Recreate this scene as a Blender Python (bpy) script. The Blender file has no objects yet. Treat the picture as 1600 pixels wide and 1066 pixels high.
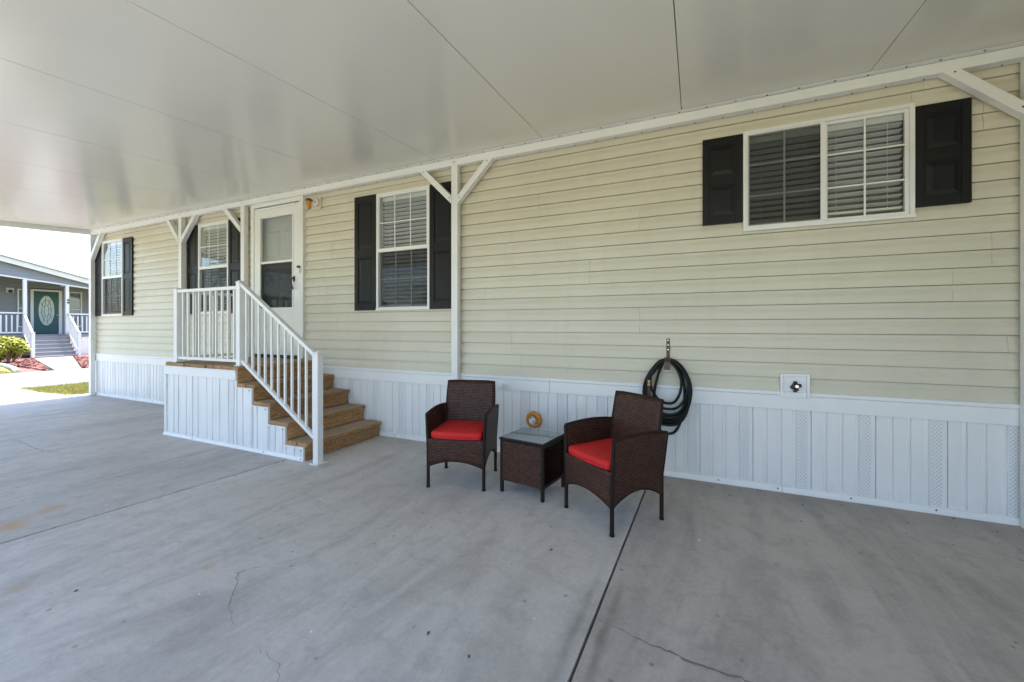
import bpy, math, random
from mathutils import Vector, Matrix, Quaternion
R = math.radians
random.seed(7)
sc = bpy.context.scene
C = sc.collection

# ------------------------------------------------------------------ camera
cam = bpy.data.cameras.new('camera')
cam.lens = 14.2785; cam.sensor_width = 36.0; cam.shift_y = -0.01444
cam.clip_start = 0.05; cam.clip_end = 2000
co = bpy.data.objects.new('camera', cam); C.objects.link(co)
co.location = (0, -3.77, 1.2914); co.rotation_euler = (R(90), 0, R(24.262))
sc.camera = co

# ------------------------------------------------------------------ sky, sun, exposure
SUN_EL = 68.0
world = bpy.data.worlds.new('World'); sc.world = world; world.use_nodes = True
wn = world.node_tree.nodes; wl = world.node_tree.links
sky = wn.new('ShaderNodeTexSky'); sky.sky_type = 'NISHITA'; sky.sun_disc = False
sky.sun_elevation = R(SUN_EL); sky.sun_rotation = R(0)
sky.air_density = 1.0; sky.dust_density = 1.6; sky.ozone_density = 1.0
bg = wn['Background']; bg.inputs['Strength'].default_value = 0.15
wl.new(sky.outputs['Color'], bg.inputs['Color'])
sun = bpy.data.lights.new('sun', 'SUN'); sun.energy = 4.2; sun.angle = R(0.53); sun.color = (1.0, 0.955, 0.88)
so = bpy.data.objects.new('sun', sun); C.objects.link(so)
sv = Vector((0.0, math.cos(R(SUN_EL)), math.sin(R(SUN_EL))))
so.rotation_euler = sv.to_track_quat('Z', 'Y').to_euler(); so.location = (0, 20, 30)
vs = sc.view_settings
vs.view_transform = 'Standard'; vs.look = 'None'; vs.exposure = 2.08; vs.gamma = 1.0; vs.use_curve_mapping = False
sc.cycles.use_denoising = True
sc.cycles.max_bounces = 14; sc.cycles.diffuse_bounces = 8; sc.cycles.glossy_bounces = 5
sc.cycles.transparent_max_bounces = 24; sc.cycles.sample_clamp_indirect = 8.0

# ------------------------------------------------------------------ helpers: mesh
class MB:
    def __init__(s): s.v = []; s.f = []; s.uv = {}
    def add(s, pts, faces, uvs=None):
        n = len(s.v); s.v += [tuple(p) for p in pts]
        for i, f in enumerate(faces):
            if uvs: s.uv[len(s.f)] = uvs[i]
            s.f.append([n + k for k in f])
        return s
    def hexa(s, p):   # 8 points: bottom 0-3 (ccw), top 4-7
        return s.add(p, [(3,2,1,0),(4,5,6,7),(0,1,5,4),(1,2,6,5),(2,3,7,6),(3,0,4,7)])
    def box(s, x0, x1, y0, y1, z0, z1):
        return s.hexa([(x0,y0,z0),(x1,y0,z0),(x1,y1,z0),(x0,y1,z0),(x0,y0,z1),(x1,y0,z1),(x1,y1,z1),(x0,y1,z1)])
    def bar(s, a, b, w, h, up=(0,0,1)):   # rectangular bar from a to b
        a = Vector(a); b = Vector(b); d = (b-a).normalized(); up = Vector(up)
        sd = d.cross(up).normalized(); u = sd.cross(d).normalized()
        p = []
        for c in (a, b):
            for i, j in ((-1,-1),(1,-1),(1,1),(-1,1)): p.append(c + sd*(i*w/2) + u*(j*h/2))
        return s.add(p, [(0,1,2,3),(7,6,5,4),(0,4,5,1),(1,5,6,2),(2,6,7,3),(3,7,4,0)])
    def prism(s, poly, fn, d0, d1):   # poly of 2-d points; fn(a,b,d) -> xyz
        n = len(poly)
        p = [fn(a, b, d0) for a, b in poly] + [fn(a, b, d1) for a, b in poly]
        fs = [tuple(range(n-1, -1, -1)), tuple(range(n, 2*n))] + [(i, (i+1) % n, n+(i+1) % n, n+i) for i in range(n)]
        return s.add(p, fs)
    def tube(s, pts, r, n=8, caps=True, closed=False):
        pts = [Vector(p) for p in pts]; m = len(pts); rr = r if hasattr(r, '__len__') else [r]*m
        base = len(s.v); prev = None
        for i, p in enumerate(pts):
            if closed: t = pts[(i+1) % m] - pts[i-1]
            else: t = pts[min(i+1, m-1)] - pts[max(i-1, 0)]
            t.normalize()
            if prev is None: a = t.orthogonal().normalized()
            else:
                a = prev - t*prev.dot(t)
                a = a.normalized() if a.length > 1e-6 else t.orthogonal().normalized()
            prev = a; b = t.cross(a)
            for k in range(n):
                q = 2*math.pi*k/n; s.v.append(tuple(p + (a*math.cos(q) + b*math.sin(q))*rr[i]))
        for i in range(m if closed else m-1):
            j = (i+1) % m
            for k in range(n):
                l = (k+1) % n; s.f.append([base+i*n+k, base+i*n+l, base+j*n+l, base+j*n+k])
        if caps and not closed:
            s.f.append([base+k for k in range(n-1, -1, -1)]); s.f.append([base+(m-1)*n+k for k in range(n)])
        return s
    def lathe(s, prof, o, axis='Z', n=20):   # prof: (radius, height)
        base = len(s.v); o = Vector(o)
        for r, h in prof:
            for k in range(n):
                q = 2*math.pi*k/n; a, b = r*math.cos(q), r*math.sin(q)
                v = {'Z': (a, b, h), 'Y': (a, h, b), 'X': (h, a, b)}[axis]; s.v.append(tuple(o + Vector(v)))
        for i in range(len(prof)-1):
            for k in range(n):
                l = (k+1) % n; s.f.append([base+i*n+k, base+i*n+l, base+(i+1)*n+l, base+(i+1)*n+k])
        s.f.append([base+k for k in range(n-1, -1, -1)]); s.f.append([base+(len(prof)-1)*n+k for k in range(n)])
        return s
    def patch(s, fn, nu, nv, su, sv_):   # surface fn(u,v), uv in metres
        P = []; F = []; U = []
        for j in range(nv+1):
            for i in range(nu+1): P.append(fn(i/nu, j/nv))
        for j in range(nv):
            for i in range(nu):
                k = j*(nu+1)+i; F.append((k, k+1, k+nu+2, k+nu+1))
                U.append([(i/nu*su, j/nv*sv_), ((i+1)/nu*su, j/nv*sv_), ((i+1)/nu*su, (j+1)/nv*sv_), (i/nu*su, (j+1)/nv*sv_)])
        return s.add(P, F, U)
    def mesh(s, name, mat, off=(0,0,0), smooth=False):
        me = bpy.data.meshes.new(name); o = Vector(off)
        me.from_pydata([tuple(Vector(v) - o) for v in s.v], [], s.f)
        if s.uv:
            ul = me.uv_layers.new(name='UVMap')
            for p in me.polygons:
                u = s.uv.get(p.index)
                if u:
                    for k, li in enumerate(p.loop_indices): ul.data[li].uv = u[k]
        me.materials.append(mat)
        if smooth:
            for p in me.polygons: p.use_smooth = True
        me.validate(); me.update()
        return me
    def build(s, name, mat, parent=None, smooth=False, bevel=0, solid=0, local=False, recalc=True):
        """points are in world space unless local (then in the frame of the parent)"""
        off = (0,0,0)
        if parent is not None and not local:
            off = base_of(parent)
        me = s.mesh(name, mat, off, smooth)
        if recalc:
            import bmesh
            bm = bmesh.new(); bm.from_mesh(me); bmesh.ops.recalc_face_normals(bm, faces=bm.faces); bm.to_mesh(me); bm.free()
        return put(name, me, parent, bevel=bevel, solid=solid)

def base_of(o):
    v = Vector((0,0,0))
    while o is not None: v = v + o.location; o = o.parent
    return v
def put(name, me, parent=None, loc=(0,0,0), bevel=0, solid=0):
    o = bpy.data.objects.new(name, me); C.objects.link(o); o.parent = parent; o.location = loc
    if solid:
        m = o.modifiers.new('solid', 'SOLIDIFY'); m.thickness = solid; m.offset = 0
    if bevel:
        m = o.modifiers.new('bevel', 'BEVEL'); m.width = bevel; m.segments = 2; m.limit_method = 'ANGLE'; m.angle_limit = R(40)
    return o
def tag(o, label=None, cat=None, group=None, kind=None):
    if label: o['label'] = label
    if cat: o['category'] = cat
    if group: o['group'] = group
    if kind: o['kind'] = kind
    return o
def thing(name, label, cat, loc=(0,0,0), rz=0.0, group=None):
    o = bpy.data.objects.new(name, None); C.objects.link(o); o.empty_display_size = 0.2
    o.location = loc; o.rotation_euler = (0, 0, rz)
    return tag(o, label, cat, group)

# ------------------------------------------------------------------ helpers: materials
class NT:
    def __init__(s, name):
        s.m = bpy.data.materials.new(name); s.m.use_nodes = True
        s.t = s.m.node_tree; s.n = s.t.nodes; s.l = s.t.links
        s.b = s.n['Principled BSDF']; s.out = s.n['Material Output']
        s.tc = s.n.new('ShaderNodeTexCoord')
    def co(s, src='Object', scale=(1,1,1), rot=(0,0,0), loc=(0,0,0)):
        mp = s.n.new('ShaderNodeMapping'); mp.inputs['Scale'].default_value = scale; mp.inputs['Rotation'].default_value = rot
        mp.inputs['Location'].default_value = loc
        if src == 'World':
            g = s.n.new('ShaderNodeNewGeometry'); s.l.new(g.outputs['Position'], mp.inputs['Vector'])
        else: s.l.new(s.tc.outputs[src], mp.inputs['Vector'])
        return mp.outputs['Vector']
    def noise(s, vec, scale, detail=4, rough=0.55, dist=0.0):
        n = s.n.new('ShaderNodeTexNoise'); n.inputs['Scale'].default_value = scale; n.inputs['Detail'].default_value = detail
        n.inputs['Roughness'].default_value = rough; n.inputs['Distortion'].default_value = dist
        s.l.new(vec, n.inputs['Vector']); return n.outputs['Fac']
    def ramp(s, fac, stops):
        r = s.n.new('ShaderNodeValToRGB'); e = r.color_ramp.elements
        while len(e) < len(stops): e.new(0.5)
        for i, (p, c) in enumerate(stops):
            e[i].position = p; e[i].color = tuple(c)+(1,) if hasattr(c, '__len__') else (c, c, c, 1)
        s.l.new(fac, r.inputs['Fac']); return r.outputs['Color']
    def mix(s, fac, a, b, mode='MIX'):
        m = s.n.new('ShaderNodeMix'); m.data_type = 'RGBA'; m.blend_type = mode
        for sock, val in ((m.inputs['Factor'], fac), (m.inputs['A'], a), (m.inputs['B'], b)):
            pass
        def setv(i, val):
            k = m.inputs[i]
            if hasattr(val, 'is_linked') or hasattr(val, 'node'): s.l.new(val, k)
            elif hasattr(val, '__len__'): k.default_value = tuple(val)+(1,) if len(val) == 3 else val
            else: k.default_value = val
        setv(0, fac); setv(6, a); setv(7, b)
        return m.outputs[2]
    def math(s, op, a, b=None, clamp=False):
        m = s.n.new('ShaderNodeMath'); m.operation = op; m.use_clamp = clamp
        for i, val in enumerate((a, b)):
            if val is None: continue
            if hasattr(val, 'node'): s.l.new(val, m.inputs[i])
            else: m.inputs[i].default_value = val
        return m.outputs[0]
    def bump(s, h, strength=0.3, dist=0.01, nrm=None):
        b = s.n.new('ShaderNodeBump'); b.inputs['Strength'].default_value = strength; b.inputs['Distance'].default_value = dist
        s.l.new(h, b.inputs['Height'])
        if nrm is not None: s.l.new(nrm, b.inputs['Normal'])
        return b.outputs['Normal']
    def set(s, color=None, rough=None, normal=None, metal=None, spec=None, **kw):
        for nm, val in (('Base Color', color), ('Roughness', rough), ('Normal', normal), ('Metallic', metal), ('Specular IOR Level', spec)):
            if val is None: continue
            k = s.b.inputs[nm]
            if hasattr(val, 'node'): s.l.new(val, k)
            elif hasattr(val, '__len__'): k.default_value = tuple(val)+(1,)
            else: k.default_value = val
        for nm, val in kw.items(): s.b.inputs[nm.replace('_', ' ')].default_value = val
        return s.m

def plain(name, c, rough=0.5, var=0.12, scale=3.0, bump=0.0, bscale=60.0, metal=0.0, spec=0.5, stretch=(1,1,1), src='World'):
    t = NT(name); v = t.co(src, stretch)
    f = t.noise(v, scale, 5, 0.6)
    col = t.ramp(f, [(0.25, [x*(1-var) for x in c]), (0.75, [min(1, x*(1+var)) for x in c])])
    rr = t.math('ADD', t.math('MULTIPLY', f, 0.2), rough-0.1)
    nb = None
    if bump: nb = t.bump(t.noise(v, bscale, 3), bump, 0.004)
    return t.set(col, rr, nb, metal, spec)

M = {}
def m_siding():
    t = NT('cream_vinyl_siding'); v = t.co('World', (1.2, 1, 40))
    grain = t.noise(t.co('World', (3, 1, 60)), 4, 4, 0.6)
    blot = t.noise(t.co('World'), 0.9, 5, 0.6)
    c = t.ramp(blot, [(0.3, (0.59, 0.55, 0.44)), (0.7, (0.655, 0.615, 0.50))])
    c = t.mix(0.10, c, t.ramp(grain, [(0.3, (0.46, 0.43, 0.33)), (0.7, (0.74, 0.71, 0.60))]))
    dirt = t.ramp(t.noise(t.co('World', (2.5, 1, 0.7)), 2.0, 6, 0.7), [(0.52, 0.0), (0.8, 0.25)])
    c = t.mix(dirt, c, (0.44, 0.41, 0.32))
    inf = t.n.new('ShaderNodeObjectInfo')
    c = t.mix(1.0, c, t.ramp(inf.outputs['Random'], [(0, 0.95), (1, 1.0)]), 'MULTIPLY')
    nb = t.bump(grain, 0.10, 0.002)
    return t.set(c, 0.42, nb, 0, 0.4)
M['siding'] = m_siding()
def m_concrete():
    t = NT('weathered_concrete'); w = t.co('World')
    big = t.noise(w, 0.55, 6, 0.6, 0.4)
    c = t.ramp(big, [(0.28, (0.42, 0.395, 0.375)), (0.5, (0.51, 0.485, 0.463)), (0.75, (0.575, 0.55, 0.527))])
    streak = t.noise(t.co('World', (1.9, 0.42, 1), (0, 0, R(-9))), 1.1, 8, 0.66, 1.6)
    c = t.mix(t.ramp(streak, [(0.45, 0.0), (0.68, 0.62)]), c, (0.25, 0.232, 0.222))
    pale = t.noise(t.co('World', (1.3, 0.5, 1), (0, 0, R(12)), (7, 3, 0)), 1.1, 6, 0.65, 0.5)
    c = t.mix(t.ramp(pale, [(0.5, 0.0), (0.75, 0.35)]), c, (0.60, 0.585, 0.565))
    fine = t.noise(w, 42, 5, 0.7)
    c = t.mix(0.16, c, t.ramp(fine, [(0.3, (0.22, 0.21, 0.20)), (0.7, (0.66, 0.64, 0.615))]))
    mid = t.noise(w, 7, 6, 0.72, 0.5)
    c = t.mix(t.ramp(mid, [(0.48, 0.0), (0.72, 0.42)]), c, (0.24, 0.225, 0.21))
    vo = t.n.new('ShaderNodeTexVoronoi'); vo.inputs['Scale'].default_value = 5.5; vo.inputs['Randomness'].default_value = 1.0; t.l.new(w, vo.inputs['Vector'])
    c = t.mix(t.ramp(vo.outputs['Distance'], [(0.035, 0.55), (0.075, 0.0)]), c, (0.16, 0.145, 0.13))
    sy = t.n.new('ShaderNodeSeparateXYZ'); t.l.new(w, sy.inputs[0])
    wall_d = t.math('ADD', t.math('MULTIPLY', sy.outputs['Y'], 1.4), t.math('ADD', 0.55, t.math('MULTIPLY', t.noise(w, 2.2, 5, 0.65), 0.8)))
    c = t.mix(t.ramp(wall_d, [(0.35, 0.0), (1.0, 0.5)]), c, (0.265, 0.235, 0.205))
    grit = t.noise(w, 190, 2, 0.5)
    c = t.mix(t.ramp(grit, [(0.66, 0.0), (0.74, 0.35)]), c, (0.12, 0.11, 0.105))
    # rust coloured stains left of the second joint, small rusty spots elsewhere
    for (x, y, r, k) in ((-4.05, -2.72, 0.14, 0.75), (-4.14, -2.5, 0.12, 0.65), (-2.55, -1.86, 0.035, 0.6), (-2.38, -2.45, 0.04, 0.5), (-3.05, -2.95, 0.05, 0.5)):
        d = t.n.new('ShaderNodeVectorMath'); d.operation = 'DISTANCE'
        wob = t.n.new('ShaderNodeVectorMath'); wob.operation = 'ADD'
        nz = t.n.new('ShaderNodeTexNoise'); nz.inputs['Scale'].default_value = 9; nz.inputs['Detail'].default_value = 4
        t.l.new(w, nz.inputs['Vector'])
        sc_ = t.n.new('ShaderNodeVectorMath'); sc_.operation = 'SCALE'; sc_.inputs['Scale'].default_value = r*1.6
        t.l.new(nz.outputs['Color'], sc_.inputs[0]); t.l.new(w, wob.inputs[0]); t.l.new(sc_.outputs[0], wob.inputs[1])
        t.l.new(wob.outputs[0], d.inputs[0]); d.inputs[1].default_value = (x + r*0.8, y + r*0.8, r*0.8)
        c = t.mix(t.ramp(t.math('DIVIDE', d.outputs['Value'], r), [(0.35, k), (1.0, 0.0)]), c, (0.47, 0.30, 0.15))
    # damp-looking edges either side of the first joint
    sx = t.n.new('ShaderNodeSeparateXYZ'); t.l.new(w, sx.inputs[0])
    wv = t.math('MULTIPLY', t.math('SUBTRACT', t.noise(w, 5, 3), 0.5), 0.05)
    off = t.math('ABSOLUTE', t.math('ADD', t.math('ADD', t.math('SUBTRACT', sx.outputs['X'], t.math('MULTIPLY', sx.outputs['Y'], 0.0306)), 0.345), wv))
    band = t.ramp(off, [(0.035, 0.0), (0.055, 0.55), (0.066, 0.55), (0.09, 0.0)])
    fade = t.ramp(t.noise(t.co('World', (0.5, 1, 1)), 1.6, 3), [(0.4, 0.1), (0.6, 1.0)])
    c = t.mix(t.math('MULTIPLY', band, fade), c, (0.17, 0.155, 0.14))
    oi = t.n.new('ShaderNodeObjectInfo'); c = t.mix(1.0, c, oi.outputs['Color'], 'MULTIPLY')   # multiplied by a tint set per slab
    h = t.mix(0.5, t.noise(w, 70, 4, 0.7), t.noise(t.co('World', (5, 4, 1), (0, 0, R(-12))), 3, 3))
    rg = t.ramp(big, [(0.3, 0.50), (0.7, 0.66)])
    return t.set(c, rg, t.bump(h, 0.22, 0.004), 0, 0.35)
M['concrete'] = m_concrete()
M['groove'] = plain('dark_joint_filler', (0.03, 0.028, 0.026), 0.9)
M['white'] = plain('white_painted_aluminium', (0.75, 0.75, 0.735), 0.38, 0.05, 2.5)
M['trim'] = plain('white_vinyl_trim', (0.76, 0.765, 0.77), 0.4, 0.03, 2.0)
def m_skirt():
    t = NT('white_vinyl_skirting')
    n = t.noise(t.co('World', (2, 1, 0.6)), 2.2, 5, 0.6)
    c = t.ramp(n, [(0.3, (0.725, 0.73, 0.735)), (0.7, (0.79, 0.792, 0.795))])
    sx = t.n.new('ShaderNodeSeparateXYZ'); t.l.new(t.co('World'), sx.inputs[0])
    low = t.math('SUBTRACT', 1.0, t.math('MULTIPLY', sx.outputs['Z'], 7.0), True)
    d = t.math('MULTIPLY', low, t.ramp(t.noise(t.co('World', (4, 1, 2)), 5, 5, 0.7), [(0.4, 0.0), (0.75, 0.5)]))
    c = t.mix(d, c, (0.45, 0.42, 0.37))
    return t.set(c, 0.4, t.bump(t.noise(t.co('World', (6, 1, 1.2)), 3, 3), 0.10, 0.01), 0, 0.4)
M['skirt'] = m_skirt()
def m_perf():
    t = NT('perforated_white_vinyl')
    w = t.co('World'); sx = t.n.new('ShaderNodeSeparateXYZ'); t.l.new(w, sx.inputs[0])
    a = t.math('SINE', t.math('MULTIPLY', t.math('ADD', sx.outputs['X'], sx.outputs['Y']), 2*math.pi/0.024))
    b = t.math('SINE', t.math('MULTIPLY', sx.outputs['Z'], 2*math.pi/0.027))
    p = t.math('MULTIPLY', a, b)
    hole = t.ramp(p, [(0.40, 0.0), (0.60, 1.0)])
    c = t.mix(hole, (0.74, 0.75, 0.765), (0.50, 0.51, 0.525))
    inv = t.math('SUBTRACT', 1.0, hole)
    return t.set(c, 0.4, t.bump(inv, 0.5, 0.004), 0, 0.4)
M['perf'] = m_perf()
def m_ceiling():
    t = NT('white_roof_panel_skin')
    n = t.noise(t.co('World', (1, 0.4, 1)), 0.8, 4, 0.5)
    c = t.ramp(n, [(0.3, (0.69, 0.672, 0.605)), (0.7, (0.73, 0.712, 0.645))])
    h = t.noise(t.co('World', (1.0, 0.5, 1)), 2.2, 3, 0.5)
    h2 = t.noise(t.co('World', (30, 6, 1)), 1.0, 3, 0.5)
    nb = None
    rg = t.ramp(t.noise(t.co('World', (2, 0.6, 1)), 1.4, 4), [(0.3, 0.21), (0.7, 0.30)])
    return t.set(c, 0.215, nb, 0, 0.55)
M['ceiling'] = m_ceiling()
M['screw'] = plain('dull_screw_head', (0.10, 0.095, 0.09), 0.5, metal=0.3)
M['black'] = plain('charcoal_shutter_paint', (0.0080, 0.0078, 0.0090), 0.42, 0.15, 6, 0.15, 50, spec=0.24, stretch=(6, 1, 0.6))
def m_glass(name, refl=1.0):
    t = NT(name); t.n.remove(t.b)
    tr = t.n.new('ShaderNodeBsdfTransparent'); tr.inputs['Color'].default_value = (0.95, 0.97, 0.97, 1)
    gl = t.n.new('ShaderNodeBsdfGlossy'); gl.inputs['Roughness'].default_value = 0.0
    fr = t.n.new('ShaderNodeFresnel'); gg = t.n.new('ShaderNodeNewGeometry')
    t.l.new(t.math('ADD', t.math('MULTIPLY', gg.outputs['Backfacing'], 1/1.52-1.52), 1.52), fr.inputs['IOR'])
    nb = t.bump(t.noise(t.co('World'), 1.6, 2), 0.06, 0.03)
    t.l.new(nb, gl.inputs['Normal'])
    mx = t.n.new('ShaderNodeMixShader'); t.l.new(t.math('MULTIPLY', fr.outputs[0], refl, True), mx.inputs[0])
    t.l.new(tr.outputs[0], mx.inputs[1]); t.l.new(gl.outputs[0], mx.inputs[2]); t.l.new(mx.outputs[0], t.out.inputs['Surface'])
    return t.m
M['glass'] = m_glass('window_glass', 1.2)
def m_screen(name='insect_screen_mesh', k=0.3):
    t = NT(name); t.n.remove(t.b)
    tr = t.n.new('ShaderNodeBsdfTransparent'); df = t.n.new('ShaderNodeBsdfDiffuse'); df.inputs['Color'].default_value = (0.03, 0.03, 0.032, 1)
    mx = t.n.new('ShaderNodeMixShader'); mx.inputs[0].default_value = k
    t.l.new(tr.outputs[0], mx.inputs[1]); t.l.new(df.outputs[0], mx.inputs[2]); t.l.new(mx.outputs[0], t.out.inputs['Surface'])
    return t.m
M['screen'] = m_screen(); M['screen_dense'] = m_screen('dense_door_screen', 0.42)
M['blind'] = plain('white_blind_slat', (0.66, 0.65, 0.62), 0.45, 0.03)
M['room'] = plain('dim_room_wall', (0.16, 0.15, 0.14), 0.9)
M['sheath'] = plain('house_wrap_board', (0.35, 0.33, 0.28), 0.8)
def m_wood():
    t = NT('weathered_pine_board')
    inf = t.n.new('ShaderNodeObjectInfo')
    add = t.n.new('ShaderNodeVectorMath'); add.operation = 'ADD'
    sc3 = t.n.new('ShaderNodeVectorMath'); sc3.operation = 'SCALE'; sc3.inputs[0].default_value = (13.0, 7.0, 5.0)
    t.l.new(inf.outputs['Random'], sc3.inputs['Scale'])
    t.l.new(t.co('World', (9, 0.9, 9)), add.inputs[0]); t.l.new(sc3.outputs[0], add.inputs[1])
    v = add.outputs[0]
    rings = t.noise(v, 2.6, 3, 0.6, 1.2)
    wv = t.math('FRACT', t.math('MULTIPLY', rings, 9.0))
    c = t.ramp(wv, [(0.0, (0.19, 0.088, 0.036)), (0.4, (0.40, 0.215, 0.09)), (1.0, (0.52, 0.315, 0.15))])
    g = t.noise(v, 9.0, 6, 0.75)
    c = t.mix(t.ramp(g, [(0.48, 0.0), (0.68, 0.65)]), c, (0.10, 0.050, 0.022))
    n = t.n.new('ShaderNodeNewGeometry'); sx = t.n.new('ShaderNodeSeparateXYZ'); t.l.new(n.outputs['Normal'], sx.inputs[0])
    top = t.ramp(sx.outputs['Z'], [(0.6, 0.0), (0.9, 0.75)])     # trodden faces have weathered grey
    c = t.mix(top, c, t.ramp(g, [(0.3, (0.47, 0.395, 0.30)), (0.7, (0.27, 0.205, 0.14))]))
    c = t.mix(1.0, c, t.ramp(inf.outputs['Random'], [(0, 0.68), (1, 1.12)]), 'MULTIPLY')
    return t.set(c, 0.65, t.bump(g, 0.35, 0.004), 0, 0.3)
M['wood'] = m_wood()
def m_wicker():
    t = NT('brown_resin_wicker')
    mp = t.n.new('ShaderNodeMapping'); t.l.new(t.tc.outputs['UV'], mp.inputs['Vector'])
    br = t.n.new('ShaderNodeTexBrick'); br.offset = 0.5
    br.inputs['Scale'].default_value = 1.0; br.inputs['Brick Width'].default_value = 0.030; br.inputs['Row Height'].default_value = 0.0135
    br.inputs['Mortar Size'].default_value = 0.0030; br.inputs['Mortar Smooth'].default_value = 0.35; br.inputs['Bias'].default_value = 0.0
    br.inputs['Color1'].default_value = (0.075, 0.029, 0.019, 1); br.inputs['Color2'].default_value = (0.135, 0.056, 0.035, 1)
    br.inputs['Mortar'].default_value = (0.004, 0.0025, 0.002, 1)
    t.l.new(mp.outputs[0], br.inputs['Vector'])
    n = t.noise(t.co('UV', (6, 60, 1)), 3, 4)
    c = t.mix(1.0, br.outputs['Color'], t.ramp(n, [(0.3, 0.8), (0.7, 1.15)]), 'MULTIPLY')
    h = t.math('SUBTRACT', 1.0, br.outputs['Fac'])
    wave = t.math('ABSOLUTE', t.math('SINE', t.math('MULTIPLY', t.math('MULTIPLY', 1.0, 1.0), 1.0)))
    return t.set(c, 0.45, t.bump(h, 1.0, 0.008), 0, 0.32)
M['wicker'] = m_wicker()
M['rim'] = plain('brown_wrapped_cane', (0.030, 0.014, 0.010), 0.6, 0.3, 60, 0.5, 120, spec=0.15)
M['legmetal'] = plain('dark_brown_steel', (0.016, 0.009, 0.007), 0.5, 0.1, spec=0.2)
def m_red():
    t = NT('red_polyester_cushion')
    w = t.co('Object'); f = t.noise(w, 5, 4)
    c = t.ramp(f, [(0.3, (0.52, 0.018, 0.020)), (0.7, (0.62, 0.028, 0.026))])
    nb = t.bump(t.noise(w, 420, 2), 0.2, 0.002, t.bump(t.noise(t.co('Object', (1, 1.6, 1)), 9, 3, 0.5, 0.8), 0.35, 0.012))
    return t.set(c, 0.7, nb, 0, 0.25)
M['red'] = m_red()
def m_tglass():
    t = NT('table_top_glass'); 
    t.set((0.085, 0.12, 0.125), 0.045, None, 0, 0.9)
    t.b.inputs['IOR'].default_value = 1.65; t.b.inputs['Coat Weight'].default_value = 0.25; t.b.inputs['Coat Roughness'].default_value = 0.03
    t.b.inputs['Transmission Weight'].default_value = 0.15
    return t.m
M['tglass'] = m_tglass()
M['hose'] = plain('dark_green_hose_rubber', (0.006, 0.010, 0.008), 0.5, 0.2, 20, spec=0.3)
M['brass'] = plain('brass', (0.60, 0.40, 0.16), 0.3, 0.1, 8, metal=1.0)
M['bronze'] = plain('brown_bracket_paint', (0.085, 0.055, 0.038), 0.5, 0.2, 25)
M['amber'] = plain('amber_jar_glass', (0.55, 0.24, 0.03), 0.15, 0.15, 30)
M['orange'] = plain('glazed_orange', (0.58, 0.25, 0.035), 0.4, 0.4, 60)
M['dial'] = plain('white_dial_face', (0.78, 0.80, 0.82), 0.3, 0.02)
M['blue'] = plain('blue_pointer_paint', (0.05, 0.09, 0.35), 0.4)
M['darkmetal'] = plain('dark_iron', (0.03, 0.03, 0.032), 0.4, 0.1, 10, metal=0.4)
M['chrome'] = plain('bright_metal', (0.75, 0.75, 0.75), 0.2, 0.05, metal=0.9)
M['doorwhite'] = plain('white_door_enamel', (0.74, 0.735, 0.71), 0.35, 0.02)
M['innerdoor'] = plain('off_white_inner_door', (0.42, 0.415, 0.39), 0.45, 0.03)
M['grey_siding'] = plain('blue_grey_vinyl_siding', (0.185, 0.20, 0.245), 0.5, 0.06, 3, stretch=(1, 1, 6))
M['teal'] = plain('teal_door_paint', (0.0015, 0.062, 0.072), 0.4, 0.06)
M['leaded'] = plain('leaded_oval_glass', (0.42, 0.50, 0.48), 0.2, 0.35, 28)
M['nbtrim'] = plain('white_porch_paint', (0.58, 0.59, 0.61), 0.5, 0.05)
M['roofing'] = plain('grey_shingle', (0.25, 0.25, 0.26), 0.8, 0.2, 6)
M['road'] = plain('pale_road_asphalt', (0.135, 0.133, 0.135), 0.8, 0.12, 1.6, 0.2, 80)
M['step_grey'] = plain('grey_composite_step', (0.20, 0.195, 0.20), 0.6, 0.15, 6)
M['mulch'] = plain('red_bark_mulch', (0.17, 0.072, 0.062), 0.9, 0.5, 14, 0.6, 40)
M['edging'] = plain('pale_kerb_stone', (0.50, 0.47, 0.43), 0.8, 0.15, 8, 0.3, 40)
def m_grass(name, a, b):
    t = NT(name); f = t.noise(t.co('World'), 2.5, 5, 0.65)
    return t.set(t.ramp(f, [(0.3, a), (0.7, b)]), 0.8, t.bump(t.noise(t.co('World'), 60, 3), 0.5, 0.02), 0, 0.2)
M['grass'] = m_grass('lawn_grass', (0.16, 0.18, 0.04), (0.28, 0.25, 0.09))
def m_leaf(name, a, b):
    t = NT(name); inf = t.noise(t.co('World'), 9.0, 4, 0.7)
    m = t.set(t.ramp(inf, [(0.3, a), (0.7, b)]), 0.5, None, 0, 0.35)
    t.b.inputs['Subsurface Weight'].default_value = 0.0
    return m
M['blade'] = m_leaf('grass_blade', (0.22, 0.25, 0.05), (0.42, 0.36, 0.14))
M['shrub'] = m_leaf('yellow_green_leaf', (0.11, 0.15, 0.015), (0.36, 0.33, 0.035))
M['palm'] = m_leaf('palm_frond', (0.035, 0.075, 0.02), (0.07, 0.12, 0.035))
M['bark'] = plain('grey_brown_bark', (0.13, 0.105, 0.08), 0.9, 0.3, 12, 0.6, 30)

# ------------------------------------------------------------------ ground, road, slabs
gm = MB(); S = 500
gm.add([(-S,-S,-0.16),(S,-S,-0.16),(S,S,-0.16),(-S,S,-0.16)], [(0,1,2,3)])
tag(gm.build('ground', M['grass']), kind='structure')
rd = MB(); rd.box(-17.4, -12.78, -80, 80, -0.3, -0.02)
tag(rd.build('road', M['road']), kind='structure')
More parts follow.
